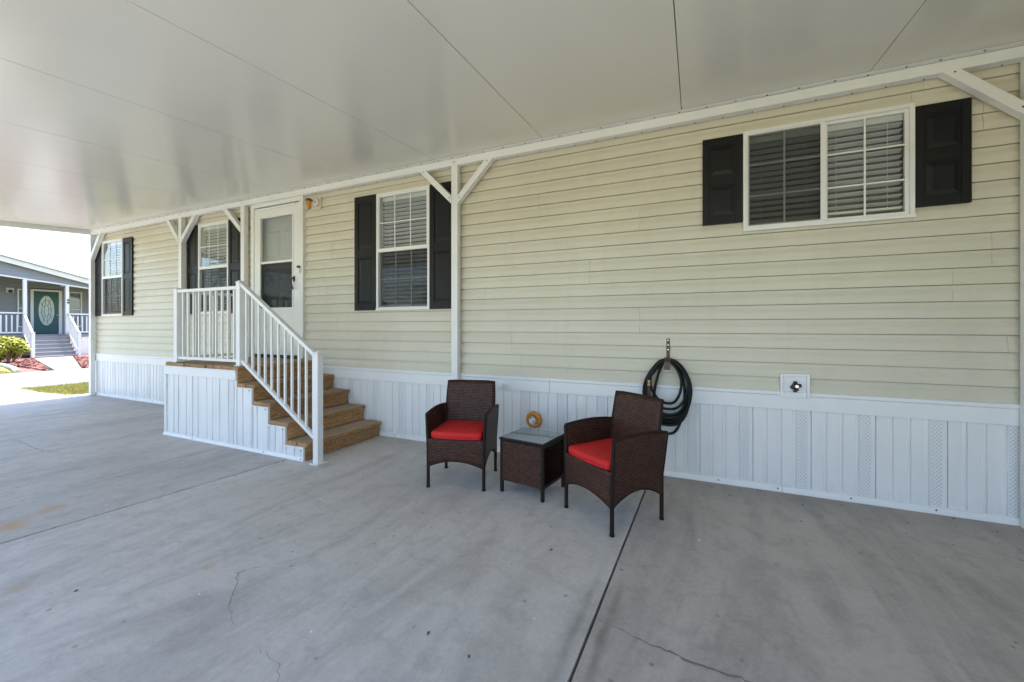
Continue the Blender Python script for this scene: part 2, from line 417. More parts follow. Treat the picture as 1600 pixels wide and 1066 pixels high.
# carport slab: one casting per bay, a saw-cut joint between neighbours
def jx(k, y): return {0: -0.345+0.0306*y, 1: -3.512+0.088*y, 2: -7.134+0.1326*y, 3: -10.62+0.11*y}[k]
Y0, Y1 = 0.02, -9.0
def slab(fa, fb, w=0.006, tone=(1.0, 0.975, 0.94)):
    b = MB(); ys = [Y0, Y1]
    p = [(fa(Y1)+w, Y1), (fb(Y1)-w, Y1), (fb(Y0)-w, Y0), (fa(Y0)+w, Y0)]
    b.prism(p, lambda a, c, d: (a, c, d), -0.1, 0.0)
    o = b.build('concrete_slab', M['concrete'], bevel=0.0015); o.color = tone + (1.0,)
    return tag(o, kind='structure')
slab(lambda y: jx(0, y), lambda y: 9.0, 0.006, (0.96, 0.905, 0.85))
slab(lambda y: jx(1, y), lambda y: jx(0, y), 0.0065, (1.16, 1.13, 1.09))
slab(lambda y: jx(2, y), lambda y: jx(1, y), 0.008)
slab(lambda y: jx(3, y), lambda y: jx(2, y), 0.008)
ap = MB()
ap.prism([(-12.77, Y1), (jx(3, Y1)-0.005, Y1), (jx(3, -0.12)-0.005, -0.12), (-11.7, -0.33), (-12.77, -0.22)], lambda a, c, d: (a, c, d), -0.12, -0.006)
tag(ap.build('driveway_apron', M['concrete']), kind='structure')
jb = MB(); jb.box(-12.7, 9, Y1, -0.35, -0.15, -0.03)
tag(jb.build('slab_bedding', M['groove']), kind='structure')
M['crackdark'] = plain('dark_crack_line', (0.10, 0.09, 0.085), 0.9, 0.3, 20)  # dark grey-brown colour of the thin crack ribbons
# hairline cracks in the slab
def crack(pts, w, seed):
    rnd = random.Random(seed); P = []
    for i in range(len(pts)-1):
        a = Vector(pts[i]+(0.0,)); b = Vector(pts[i+1]+(0.0,)); n = max(3, int((b-a).length/0.025))
        for k in range(n): P.append(a.lerp(b, k/n) + Vector((rnd.uniform(-.011, .011), rnd.uniform(-.011, .011), 0)))
    P.append(Vector(pts[-1]+(0.0,)))
    b = MB(); L = []; 
    for i, p in enumerate(P):
        t = P[min(i+1, len(P)-1)] - P[max(i-1, 0)]; nn = Vector((-t.y, t.x, 0)); nn = nn.normalized() if nn.length else Vector((1,0,0))
        ww = w*rnd.uniform(0.25, 1.0)*(0.2 + 0.8*math.sin(math.pi*(i+0.5)/len(P)))
        L.append(p + nn*ww); L.append(p - nn*ww)
    b.add([(v.x, v.y, 0.0012) for v in L], [(2*i, 2*i+1, 2*i+3, 2*i+2) for i in range(len(P)-1)])
    return tag(b.build('slab_crack', M['crackdark']), kind='structure')
crack([(-7.32, -1.88), (-6.87, -1.88), (-6.55, -1.918), (-6.26, -1.934), (-5.9, -1.9), (-5.5, -1.75)], 0.0035, 1)
crack([(-1.95, -2.12), (-2.19, -2.42), (-2.07, -2.51), (-1.956, -2.61), (-1.79, -2.666)], 0.0018, 2)
crack([(-1.62, -2.70), (-1.45, -2.72), (-1.36, -2.80)], 0.0013, 3)

M['crackdirt'] = plain('brown_crack_dirt', (0.215, 0.19, 0.165), 0.9, 0.3, 30)
crack([(-0.40, -1.98), (-0.21, -2.03), (-0.06, -2.052), (0.074, -2.075), (0.2, -2.07), (0.42, -2.13)], 0.007, 6).data.materials[0] = M['crackdirt']
# ------------------------------------------------------------------ mobile home
home = thing('mobile_home', 'long cream mobile home with black shutters and white skirting', 'house', (0, 0, 0))
XL, XR = -10.40, 7.3
WIN = {'far': (-9.99, -9.28), 'stoop': (-6.99, -6.275), 'mid': (-3.435, -2.70)}
WZ = (1.495, 2.845)
BIG = (0.364, 1.385, 2.068, 2.838)
DOOR = (-5.715, -4.685, 0.865, 3.005)
OPEN = [(a, b, WZ[0], WZ[1]) for a, b in WIN.values()] + [BIG, DOOR]
# sheathing with real openings
xs = sorted(set([XL, XR] + [v for o in OPEN for v in o[:2]]))
sh = MB()
for xa, xb in zip(xs[:-1], xs[1:]):
    spans = [(0.02, 3.12)]
    for (a, b, z0, z1) in OPEN:
        if xa >= a-1e-6 and xb <= b+1e-6:
            new = []
            for s0, s1 in spans:
                if z0 > s0: new.append((s0, min(s1, z0)))
                if z1 < s1: new.append((max(s0, z1), s1))
            spans = new
    for s0, s1 in spans: sh.box(xa, xb, 0.012, 0.10, s0, s1)
sh.build('wall_sheathing', M['sheath'], home)
room = MB()
room.box(XL+0.02, XL+0.12, 0.105, 4.2, 0.02, 3.12); room.box(XR-0.12, XR, 0.105, 4.2, 0.02, 3.12)
room.box(XL+0.13, XR-0.13, 4.1, 4.2, 0.02, 3.12); room.box(XL+0.13, XR-0.13, 1.6, 1.66, 0.3, 3.0)
room.build('inner_wall', M['room'], home)
fl = MB(); fl.box(XL+0.13, XR-0.13, 0.105, 4.09, 0.6, 0.78); fl.build('inner_floor', M['room'], home)
ce = MB(); ce.box(XL, XR, -0.02, 4.3, 3.125, 3.2); ce.build('roof_deck', M['roofing'], home)
# siding boards, course by course, lapped like clapboard
PITCH, ZB = 0.1137, 0.775
JOINT = {0: [4.9, -1.59, -5.1, -8.0, 2.2], 1: [-1.59, -4.3, -8.9, 2.2], 2: [-1.70, -3.70, -9.06, 1.865], 3: [-1.70, -3.70, -9.06, 1.865], 4: [-0.45, -4.1, -8.5, 1.95],
         5: [-0.45, -4.1, -8.5], 6: [-2.0, -6.0, -8.8, 1.6], 7: [-2.0, -6.0, -8.8, 1.6], 8: [-0.9, -4.3, -8.2, 1.79], 9: [-0.9, -4.3, -8.2, 1.79],
         10: [-1.77, -7.7], 11: [-1.77, -7.7], 12: [-0.447, -4.2, -8.0], 13: [-0.447, -4.2, -8.0], 14: [-1.4, -8.6, 1.6], 15: [-1.4, -8.6, 1.6],
         16: [-2.1, -4.3, 1.75], 17: [-2.1, -4.3, 1.75], 18: [-1.095, -3.9, -8.7], 19: [-3.317, -6.6, -9.75, 1.449]}
LAP = [(0.0, -0.0172), (0.006, -0.0180), (0.044, -0.0170), (0.058, -0.0162), (0.072, -0.0120), (0.086, -0.0072), (0.100, -0.0046), (0.20, -0.0036)]
def course_y(h):
    for (a, ya), (c, yc) in zip(LAP[:-1], LAP[1:]):
        if h <= c: return ya + (yc-ya)*max(0, (h-a))/(c-a)
    return LAP[-1][1]
for k in range(20):
    zl = ZB + PITCH*k + (0.004 if k else 0); zh = min(ZB + PITCH*(k+1), 3.06)
    cuts = sorted([XL, XR] + JOINT.get(k, []) + [v for (a, b, z0, z1) in OPEN if z1 > zl and z0 < zh for v in (a-0.004, b+0.004)])
    for i, (xa, xb) in enumerate(zip(cuts[:-1], cuts[1:])):
        spans = [(zl, zh)]
        for (a, b, z0, z1) in OPEN:
            if xa >= a-0.01 and xb <= b+0.01:
                new = []
                for s0, s1 in spans:
                    if z0 > s0: new.append((s0, min(s1, z0)))
                    if z1 < s1: new.append((max(s0, z1), s1))
                spans = new
        for s0, s1 in spans:
            if s1-s0 < 0.008 or xb-xa < 0.02: continue
            prou = -0.0012 if i % 2 else 0.0
            ga, gb = xa+0.0009, xb-0.0009
            zo = ZB + PITCH*k
            nseg = max(1, int((gb-ga)/0.6)); b = MB(); rnd = random.Random(k*31+i); pts = []
            hs = [s0-zo] + [h for h, _ in LAP if s0-zo+0.004 < h < s1-zo-0.004] + [s1-zo]; m_ = len(hs)+2
            for q in range(nseg+1):
                x = ga + (gb-ga)*q/nseg; dz = rnd.uniform(-.0006, .0006); dy = rnd.uniform(-.0007, .0007)
                pts += [(x, 0.004, s0+dz)] + [(x, course_y(h)+prou+dy, zo+h+(dz if h < 0.05 else 0)) for h in hs] + [(x, 0.004, s1)]
            fs = []
            for q in range(nseg):
                for r in range(m_-1): fs.append((q*m_+r, q*m_+r+1, (q+1)*m_+r+1, (q+1)*m_+r))
            fs += [tuple(range(m_-1, -1, -1)), tuple(nseg*m_+r for r in range(m_))]
            b.add(pts, fs); b.build('siding_board', M['siding'], home)
# corner trim at the far end
ct = MB(); ct.box(XL-0.02, XL+0.055, -0.022, 0.10, 0.76, 3.06); ct.build('corner_trim', M['trim'], home, bevel=0.003)
# band between siding and skirting
for xa, xb in ((XL, -8.61), (-8.607, -4.95), (-4.947, -1.29), (-1.287, 2.37), (2.373, XR)):
    b = MB()
    b.prism([(-0.006, 0.645), (-0.030, 0.645), (-0.030, 0.752), (-0.038, 0.760), (-0.038, 0.782), (-0.030, 0.787), (-0.017, 0.787), (-0.006, 0.78)],
            lambda a, c, d: (d, a, c), xa, xb)
    b.build('skirting_band', M['trim'], home, bevel=0.002)
# skirting panels: three plain flutes and one perforated flute each
PW = 0.3845; x = 1.885 + 0.078 - PW*0
def panel_profile(x0, wdt=PW):
    q = wdt/4; out = []
    for i in range(4):
        a = x0 + i*q
        out += [(a+0.0008, -0.004), (a+0.003, -0.0100), (a+q*0.74, -0.0098), (a+q*0.79, -0.0135), (a+q*0.95, -0.0135), (a+q*0.975, -0.007), (a+q-0.0008, -0.004)]
    return out
xr = 1.961
while xr > XL-0.3:
    xa = xr - PW
    pr = panel_profile(xa)
    pr = [(max(p[0], XL), p[1]) for p in pr]
    b = MB(); n = len(pr); rnd = random.Random(int(xr*100))
    zz = [0.012, 0.22, 0.44, 0.655]
    pts = []
    for z in zz: pts += [(px_, y_ + rnd.uniform(-0.0015, 0.0015), z) for px_, y_ in pr]
    b.add(pts, [(j*n+i, j*n+i+1, (j+1)*n+i+1, (j+1)*n+i) for j in range(3) for i in range(n-1)])
    po = b.build('skirting_panel', M['skirt'], home)
    q = PW/4
    if xa + 3*q > XL:
        s = MB(); s.box(xa+3*q+0.006, xa+3*q+q*0.69, -0.0125, -0.0100, 0.05, 0.644); s.build('vent_strip', M['perf'], po)
    xr = xa
bk = MB(); bk.box(XL, XR, 0.0025, 0.0115, 0.012, 0.655); bk.build('skirting_backing', M['skirt'], home)
for xa, xb in ((XL, -6.7), (-6.697, -3.04), (-3.037, 0.62), (0.623, 3.0), (3.003, XR)):
    b = MB(); b.prism([(0.0, 0.0), (-0.030, 0.0), (-0.030, 0.012), (-0.024, 0.042), (-0.020, 0.046), (0.0, 0.046)], lambda a, c, d: (d, a, c), xa, xb)
    b.build('skirting_base_rail', M['trim'], home)
b = MB()
for i in range(26):
    xx = -10.2 + i*0.47 + random.uniform(-.05, .05); b.lathe([(0.006, 0), (0.006, -0.004), (0.003, -0.006)], (xx, -0.026, 0.027), 'Y', 8)
tag(b.build('rail_screws', M['screw'], home), kind='stuff')
b = MB(); b.tube([(-1.80, -0.02, 0.69), (-1.80, -0.075, 0.69), (-1.765, -0.085, 0.685)], 0.021, 12); b.lathe([(0.03, 0), (0.03, -0.012)], (-1.80, -0.031, 0.69), 'Y', 14)
b.build('pipe_stub', M['trim'], home, smooth=False)

# windows -----------------------------------------------------------
def bars(b, x0, x1, z0, z1, w, ya, yb):
    b.box(x0, x0+w, ya, yb, z0, z1); b.box(x1-w, x1, ya, yb, z0, z1)
    b.box(x0+w, x1-w, ya, yb, z1-w, z1); b.box(x0+w, x1-w, ya, yb, z0, z0+w)
def blinds(parent, x0, x1, z0, z1, y=0.044, tilt=18, pitch=0.0465):
    w = x1-x0; c = MB(); t = R(tilt); dx, dz = 0.025*math.cos(t), 0.025*math.sin(t)
    c.hexa([(0,-dx,dz-.0014),(w,-dx,dz-.0014),(w,dx,-dz-.0014),(0,dx,-dz-.0014),(0,-dx,dz+.0014),(w,-dx,dz+.0014),(w,dx,-dz+.0014),(0,dx,-dz+.0014)])
    me = c.mesh('blind_slat', M['blind'])
    z = z1-0.075; rnd = random.Random(int(x0*50))
    while z > z0+0.04:
        o = put('blind_slat', me, parent, Vector((x0, y, z)) - base_of(parent)); o.rotation_euler = (R(rnd.uniform(-3, 3)), R(rnd.uniform(-.15, .15)), 0); z -= pitch
    h = MB(); h.box(x0, x1, y-0.03, y+0.03, z1-0.055, z1); h.build('blind_head_rail', M['blind'], parent)
    h = MB(); h.box(x0, x1, y-0.025, y+0.025, z0+0.005, z0+0.022); h.build('blind_bottom_rail', M['blind'], parent)
    for f in (0.18, 0.82):
        h = MB(); xx = x0 + w*f
        h.tube([(xx, y-0.028, z0+0.02), (xx, y-0.028, z1-0.05)], 0.0016, 5); h.build('ladder_cord', M['blind'], parent)
def hung_window(x0, x1, z0, z1, up=0.0):
    f = MB(); bars(f, x0-0.012, x1+0.012, z0-0.014, z1+0.012, 0.026, -0.042, 0.05)
    f.box(x0-0.016, x1+0.016, -0.048, -0.0425, z0-0.016, z0+0.006)
    w = f.build('window', M['white'], home, bevel=0.002)
    zm = (z0+z1)/2 + 0.012; a, c = x0+0.0145, x1-0.0145
    for (za, zb, y) in ((zm, z1-0.0145, -0.022), (z0+0.0125, zm-0.002, -0.004)):
        s = MB(); bars(s, a, c, za, zb, 0.016, y-0.012, y+0.012); s.build('sash', M['white'], w)
        p = MB(); p.box(a+0.016, c-0.016, y-0.002, y+0.002, za+0.016, zb-0.016); p.build('pane', M['glass'], w)
        gx = [(a+0.016)+(c-a-0.032)*t for t in (1/3, 2/3)]; gz = (za+zb)/2
        for xx in gx:
            g = MB(); g.box(xx-0.0058, xx+0.0058, y-0.0075, y-0.0025, za+0.016, zb-0.016); g.build('muntin', M['white'], w)
        g = MB(); g.box(a+0.016, c-0.016, y-0.0082, y-0.0030, gz-0.0058, gz+0.0058); g.build('muntin', M['white'], w)
    r = MB(); r.box(a, c, -0.040, -0.0345, zm-0.018, zm+0.024); r.build('meeting_rail', M['white'], w)
    s = MB(); s.box(a+0.01, c-0.01, -0.0325, -0.0320, z0+0.022, zm-0.02); s.build('insect_screen', M['screen'], w)
    blinds(w, x0+0.03, x1-0.03, z0+0.03, z1-0.02)
    return w
for k, (a, b_) in WIN.items(): hung_window(a, b_, *WZ)
def slider_window(x0, x1, z0, z1):
    f = MB(); bars(f, x0-0.012, x1+0.012, z0-0.014, z1+0.012, 0.026, -0.042, 0.05)
    f.box(x0-0.016, x1+0.016, -0.050, -0.0425, z0-0.018, z0+0.004)
    w = f.build('window', M['white'], home, bevel=0.002)
    xm = (x0+x1)/2
    for (a, c, y) in ((x0+0.0145, xm+0.01, -0.022), (xm+0.012, x1-0.0145, -0.006)):
        za, zb = z0+0.0125, z1-0.0145
        s = MB(); bars(s, a, c, za, zb, 0.020, y-0.012, y+0.012); s.build('sash', M['white'], w)
        p = MB(); p.box(a+0.02, c-0.02, y-0.002, y+0.002, za+0.02, zb-0.02); p.build('pane', M['glass'], w)
        g = MB(); xx = (a+c)/2; g.box(xx-0.0058, xx+0.0058, y-0.0075, y-0.0025, za+0.02, zb-0.02); g.build('muntin', M['white'], w)
        for t in (1/3, 2/3):
            zz = za + (zb-za)*t; g = MB(); g.box(a+0.02, c-0.02, y-0.0082, y-0.0030, zz-0.0058, zz+0.0058); g.build('muntin', M['white'], w)
    r = MB(); r.box(xm-0.016, xm+0.018, -0.041, -0.0345, z0+0.02, z1-0.022); r.build('meeting_rail', M['white'], w)
    s = MB(); s.box(x0+0.024, xm-0.01, -0.0362, -0.0357, z0+0.024, z1-0.024); s.build('insect_screen', M['screen'], w)
    blinds(w, x0+0.03, xm-0.004, z0+0.03, z1-0.02, tilt=14); blinds(w, xm+0.008, x1-0.035, z0+0.06, z1-0.02, tilt=14)
    return w
slider_window(*BIG)
def shutter(x0, x1, z0, z1):
    b = MB(); w = x1-x0; st = w*0.17; zm = z0 + (z1-z0)*0.5; rl = min(0.075, (z1-z0)*0.09)
    b.box(x0, x1, -0.030, -0.0155, z0, z1)
    b.box(x0, x0+st, -0.038, -0.0302, z0, z1); b.box(x1-st, x1, -0.038, -0.0302, z0, z1)
    for za, zb in ((z0, z0+rl), (zm-rl*0.6, zm+rl*0.6), (z1-rl, z1)): b.box(x0+st, x1-st, -0.0375, -0.0302, za, zb)
    s = b.build('shutter', M['black'], home, bevel=0.002)
    for za, zb in ((z0+rl, zm-rl*0.6), (zm+rl*0.6, z1-rl)):
        p = MB(); a, c = x0+st+0.012, x1-st-0.012; d = min(0.028, w*0.1)
        p.hexa([(a,-0.0302,za+.014),(c,-0.0302,za+.014),(c,-0.0302,zb-.014),(a,-0.0302,zb-.014),
                (a+d,-0.0372,za+.014+d),(c-d,-0.0372,za+.014+d),(c-d,-0.0372,zb-.014-d),(a+d,-0.0372,zb-.014-d)])
        p.build('raised_panel', M['black'], s)
    return s
shutter(-10.325, -10.006, 1.48, 2.855); shutter(-9.264, -8.95, 1.48, 2.855)
shutter(-7.315, -7.006, 1.48, 2.86); shutter(-6.259, -5.95, 1.48, 2.86)
shutter(-3.795, -3.451, 1.482, 2.862); shutter(-2.684, -2.345, 1.482, 2.862)
shutter(0.057, 0.350, 2.128, 2.838); shutter(1.40, 1.685, 2.120, 2.822)

# storm door ---------------------------------------------------------
dx0, dx1, dz0, dz1 = DOOR
d = MB()
d.box(dx0-0.01, dx0+0.055, -0.055, 0.06, dz0, dz1); d.box(dx1-0.055, dx1+0.01, -0.055, 0.06, dz0, dz1)
d.box(dx0+0.055, dx1-0.055, -0.055, 0.06, dz1-0.06, dz1)
d.build('door_frame', M['doorwhite'], home, bevel=0.003)
th = MB(); th.box(dx0+0.056, dx1-0.056, -0.075, 0.06, dz0-0.002, dz0+0.028); th.build('threshold', M['darkmetal'], home)
b = MB(); a, c = dx0+0.060, dx1-0.060; za, zb = dz0+0.038, dz1-0.075; gl0, gl1 = a+0.135, c-0.135; gz0, gzm, gz1 = 1.545, 2.170, 2.785
b.box(a, gl0, -0.048, -0.016, za, zb); b.box(gl1, c, -0.048, -0.016, za, zb)
b.box(gl0, gl1, -0.048, -0.016, gz1, zb); b.box(gl0, gl1, -0.048, -0.016, za, gz0); b.box(gl0, gl1, -0.046, -0.018, gzm-0.016, gzm+0.016)
door = b.build('storm_door', M['doorwhite'], home, bevel=0.003)
p = MB(); p.box(gl0, gl1, -0.034, -0.030, gzm+0.016, gz1); p.build('pane', M['glass'], door)
p = MB(); p.box(gl0, gl1, -0.030, -0.026, gz0, gzm-0.016); p.build('pane', M['glass'], door)
p = MB(); p.box(gl0, gl1, -0.0415, -0.041, gz0, gzm-0.016); p.build('insect_screen', M['screen_dense'], door)
p = MB(); bars(p, gl0-0.02, gl1+0.02, gz0-0.02, gz1+0.02, 0.0195, -0.054, -0.0485); p.build('glazing_bead', M['doorwhite'], door)
h = MB(); h.tube([(-4.845, -0.05, 1.93), (-4.845, -0.085, 1.925), (-4.842, -0.10, 1.87), (-4.835, -0.085, 1.80), (-4.83, -0.075, 1.775)], [0.012, 0.011, 0.010, 0.010, 0.008], 8)
h.box(-4.862, -4.828, -0.056, -0.0485, 1.885, 1.955); h.build('handle', M['darkmetal'], door)
h = MB(); h.tube([(dx0+0.1, -0.062, dz1-0.095), (dx1-0.12, -0.062, dz1-0.095)], 0.012, 8); h.build('door_closer', M['white'], door)
k = MB(); k.box(-4.76, -4.715, -0.078, -0.0555, 1.99, 2.055); kp = k.build('keypad', M['doorwhite'], home, bevel=0.004)
k2 = MB(); k2.box(-4.757, -4.718, -0.080, -0.0555, 2.056, 2.085); k2.build('keypad_cover', M['darkmetal'], kp)
# the house door behind the storm door
b = MB(); b.box(dx0+0.056, dx1-0.056, 0.042, 0.10, dz0+0.03, dz1-0.06); inner = b.build('inner_door', M['innerdoor'], home)
for (xa, xb, z0_, z1_) in ((-5.52, -5.24, 2.25, 2.62), (-5.16, -4.88, 2.25, 2.62), (-5.52, -5.24, 1.50, 2.12), (-5.16, -4.88, 1.50, 2.12)):
    p = MB(); p.hexa([(xa,0.0418,z0_),(xb,0.0418,z0_),(xb,0.0418,z1_),(xa,0.0418,z1_),(xa+.03,0.030,z0_+.03),(xb-.03,0.030,z0_+.03),(xb-.03,0.030,z1_-.03),(xa+.03,0.030,z1_-.03)])
    p.build('raised_panel', M['innerdoor'], inner)

# ------------------------------------------------------------------ carport
cp = thing('carport', 'white aluminium carport roof on slim posts along the house wall', 'carport', (-2.32, -0.05, 0))
SL = 0.0718
def zc(y): return 3.078 + SL*(y+0.11)      # underside of the roof
YF = -4.05
seams = [1.118 - 1.2192*i for i in range(-5, 10)]  # bays well past the right-hand post are added, to darken that end
edges = sorted(seams + [-10.245]); edges = [e for e in edges if e >= -10.246]
for xa, xb in zip(edges[:-1], edges[1:]):
    b = MB(); g = 0.0026
    b.hexa([(xa+g,YF,zc(YF)),(xb-g,YF,zc(YF)),(xb-g,-0.03,zc(-0.03)),(xa+g,-0.03,zc(-0.03)),(xa+g,YF,zc(YF)+.075),(xb-g,YF,zc(YF)+.075),(xb-g,-0.03,zc(-0.03)+.042),(xa+g,-0.03,zc(-0.03)+.042)])
    b.build('roof_panel', M['ceiling'], cp)
XE = edges[-1]
b = MB(); b.hexa([(-10.305,YF-.06,zc(YF)-.085),(-10.247,YF-.06,zc(YF)-.085),(-10.247,-0.03,zc(-.03)-.085),(-10.305,-0.03,zc(-.03)-.085),
                  (-10.305,YF-.06,zc(YF)+.10),(-10.247,YF-.06,zc(YF)+.10),(-10.247,-0.03,zc(-.03)+.044),(-10.305,-0.03,zc(-.03)+.044)])
b.build('end_fascia', M['white'], cp, bevel=0.004)
b = MB(); b.box(-10.24, XE, YF-0.10, YF-0.002, zc(YF)-0.05, zc(YF)+0.11); b.build('gutter', M['white'], cp, bevel=0.006)
cap = MB(); cap.hexa([(-10.3,YF-.05,zc(YF)+.112),(XE,YF-.05,zc(YF)+.112),(XE,-0.03,zc(-.03)+.0755+.003),(-10.3,-0.03,zc(-.03)+.0755+.003),
                      (-10.3,YF-.05,zc(YF)+.116),(XE,YF-.05,zc(YF)+.116),(XE,-0.03,zc(-.03)+.0845),(-10.3,-0.03,zc(-.03)+.0845)])
cap.build('roof_top_skin', M['white'], cp)
# wall beam: box section with a screw flange under the panels
b = MB(); b.box(-10.245, XE, -0.105, -0.034, 2.992, 3.066); b.build('beam', M['white'], cp, bevel=0.003)
b = MB(); b.hexa([(-10.245,-0.150,zc(-.150)-.0075),(XE,-0.150,zc(-.150)-.0075),(XE,-0.106,zc(-.106)-.0115),(-10.245,-0.106,zc(-.106)-.0115),
                  (-10.245,-0.150,zc(-.150)-.003),(XE,-0.150,zc(-.150)-.003),(XE,-0.106,zc(-.106)-.003),(-10.245,-0.106,zc(-.106)-.003)])
b.build('beam_flange', M['white'], cp)
b = MB(); rnd = random.Random(3); x = -10.1
while x < XE:
    b.lathe([(0.0062, 0), (0.0062, -0.004), (0.003, -0.0065)], (x, -0.128+rnd.uniform(-.008, .008), zc(-.128)-0.0095), 'Z', 8)
    b.lathe([(0.0055, 0), (0.0055, -0.004), (0.003, -0.006)], (x+0.12, -0.05, 2.993), 'Z', 8)
    x += 0.203+rnd.uniform(-.03, .03)
tag(b.build('flange_screws', M['screw'], cp), kind='stuff')
def post(xc, z0, w=0.077):
    b = MB(); b.box(xc-w/2, xc+w/2, -0.1035, -0.0405, z0, 2.9915)
    p = b.build('post', M['white'], cp, bevel=0.003)
    q = MB()
    for z in (3.03,): q.lathe([(0.007, 0), (0.007, -0.004), (0.003, -0.006)], (xc, -0.1055, z), 'Y', 8)
    q.build('bolt', M['screw'], p)
    return p
def brace(xp, side, xt, zb_, zt=2.998):
    b = MB(); a = Vector((xp+side*0.0385, -0.0745, zb_)); c = Vector((xt, -0.0745, zt)); w = 0.062; y0, y1 = -0.110, -0.046
    d = (c-a).normalized(); n = Vector((d.z, 0, -d.x)) if side > 0 else Vector((-d.z, 0, d.x))   # towards the outside lower edge
    k = w/abs(d.x)
    q = [(a.x, zb_-k/2), (a.x, zb_+k/2), (c.x - side*w*0.5/abs(d.z), zt), (c.x + side*w*0.5/abs(d.z), zt)]
    b.prism(q, lambda u, v, e: (u, e, v), y0, y1)
    o = b.build('brace', M['white'], cp, bevel=0.003)
    s = MB()
    for t in (0.06, 0.94):
        m_ = a.lerp(c, t); s.lathe([(0.0055, 0), (0.0055, -0.004), (0.0025, -0.006)], (m_.x, -0.1105, m_.z), 'Y', 8)
    s.build('screw', M['screw'], o)
    return o
PX_ = [-10.285, -7.37, -5.835, -2.322, 1.946, 6.1]
for xc in PX_: post(xc, 0.0)
brace(-10.285, 1, -9.90, 2.56); brace(-7.37, -1, -7.72, 2.64); brace(-7.37, 1, -6.98, 2.63); brace(-5.835, -1, -6.24, 2.66)
brace(-2.322, -1, -2.735, 2.635); brace(-2.322, 1, -1.905, 2.625); brace(1.946, -1, 1.548, 2.655); brace(1.946, 1, 2.34, 2.655)
b = MB(); b.box(1.908, 1.985, -0.150, -0.104, 0.001, 0.006); b.box(1.910, 1.983, -0.1085, -0.1037, 0.006, 0.07)
bp = b.build('base_bracket', M['white'], cp)
for (xx, zz) in ((1.918, 0.030), (1.952, 0.022)):
    q = MB(); q.lathe([(0.0085, 0), (0.0085, -0.006), (0.005, -0.010)], (xx, -0.109, zz), 'Y', 10); q.build('bolt', M['darkmetal'], bp)

# ------------------------------------------------------------------ unseen shed, added to block light at the right end of the bay
sd = thing('added_shading_shed', 'unseen cream sided shed added to shade the right end of the carport', 'shed', (5.0, -2.6, 0))
z = 0.05
while z < 2.6:
    for (face, d0, d1) in (('w', -4.0, -0.25), ('s', 2.77, 6.8)):
        b = MB(); pr = [(0, z), (-0.016, z), (-0.013, z+0.07), (-0.003, z+0.112), (0, z+0.112)]
        if face == 'w': b.prism(pr, lambda a, c, e: (2.75+a, e, c), d0, d1)
        else: b.prism(pr, lambda a, c, e: (e, -4.0+a, c), d0, d1)
        b.build('siding_board', M['siding'], sd)
    z += 0.1137
b = MB(); b.box(2.751, 6.8, -3.999, -0.25, 0.0, 2.66); b.build('wall', M['sheath'], sd)
b = MB(); b.box(2.722, 2.75, -2.95, -2.05, 0.02, 2.05); d_ = b.build('door', M['doorwhite'], sd, bevel=0.003)
b = MB(); b.lathe([(0.03, 0), (0.03, -0.03), (0.015, -0.05)], (2.721, -2.15, 1.0), 'X', 12); b.build('door_knob', M['chrome'], d_)

# ------------------------------------------------------------------ entry steps
st = thing('entry_steps', 'wooden entry steps with white skirting and white picket railing below the storm door', 'steps', (-4.6, -0.5, 0))
YS = -1.045; RZ = 0.1724; DT = 0.865
nose = [-3.372 - 0.252*i for i in range(4)] + [-4.385]
tops = [RZ*(i+1) for i in range(4)] + [DT]
rnd = random.Random(11)
for i in range(4):
    xn, zt = nose[i], tops[i]; xbk = nose[i+1] - 0.028
    w = (xn - xbk)/2
    for j in range(2):
        b = MB(); xa = xbk + j*w + 0.002; xb = xbk + (j+1)*w - 0.002
        b.box(xa, xb, YS-0.004+rnd.uniform(-.012, .006), -0.036, zt-0.038, zt+rnd.uniform(-.003, .001)); b.build('tread_board', M['wood'], st, bevel=0.005)
for i in range(5):
    xn = nose[i]-0.028; z0 = 0.004 if i == 0 else tops[i-1]+0.002; z1 = tops[i]-0.0395
    b = MB(); b.box(xn-0.036, xn, YS+0.004, -0.036, z0, z1); b.build('riser_board', M['wood'], st, bevel=0.004)
x0, nb = -5.775, 10
w = (nose[4]-x0)/nb
for j in range(nb):
    b = MB(); b.box(x0+j*w+0.005, x0+(j+1)*w-0.005, YS-0.012+rnd.uniform(-.016, .012), -0.105, DT-0.038, DT+rnd.uniform(-.004, .001)); b.build('deck_board', M['wood'], st, bevel=0.005)
# carrier beams under the deck
b = MB(); b.box(-5.74, -4.45, -0.6, -0.56, 0.55, 0.825); b.box(-5.74, -4.45, -0.16, -0.12, 0.55, 0.825); b.build('joist', M['wood'], st)
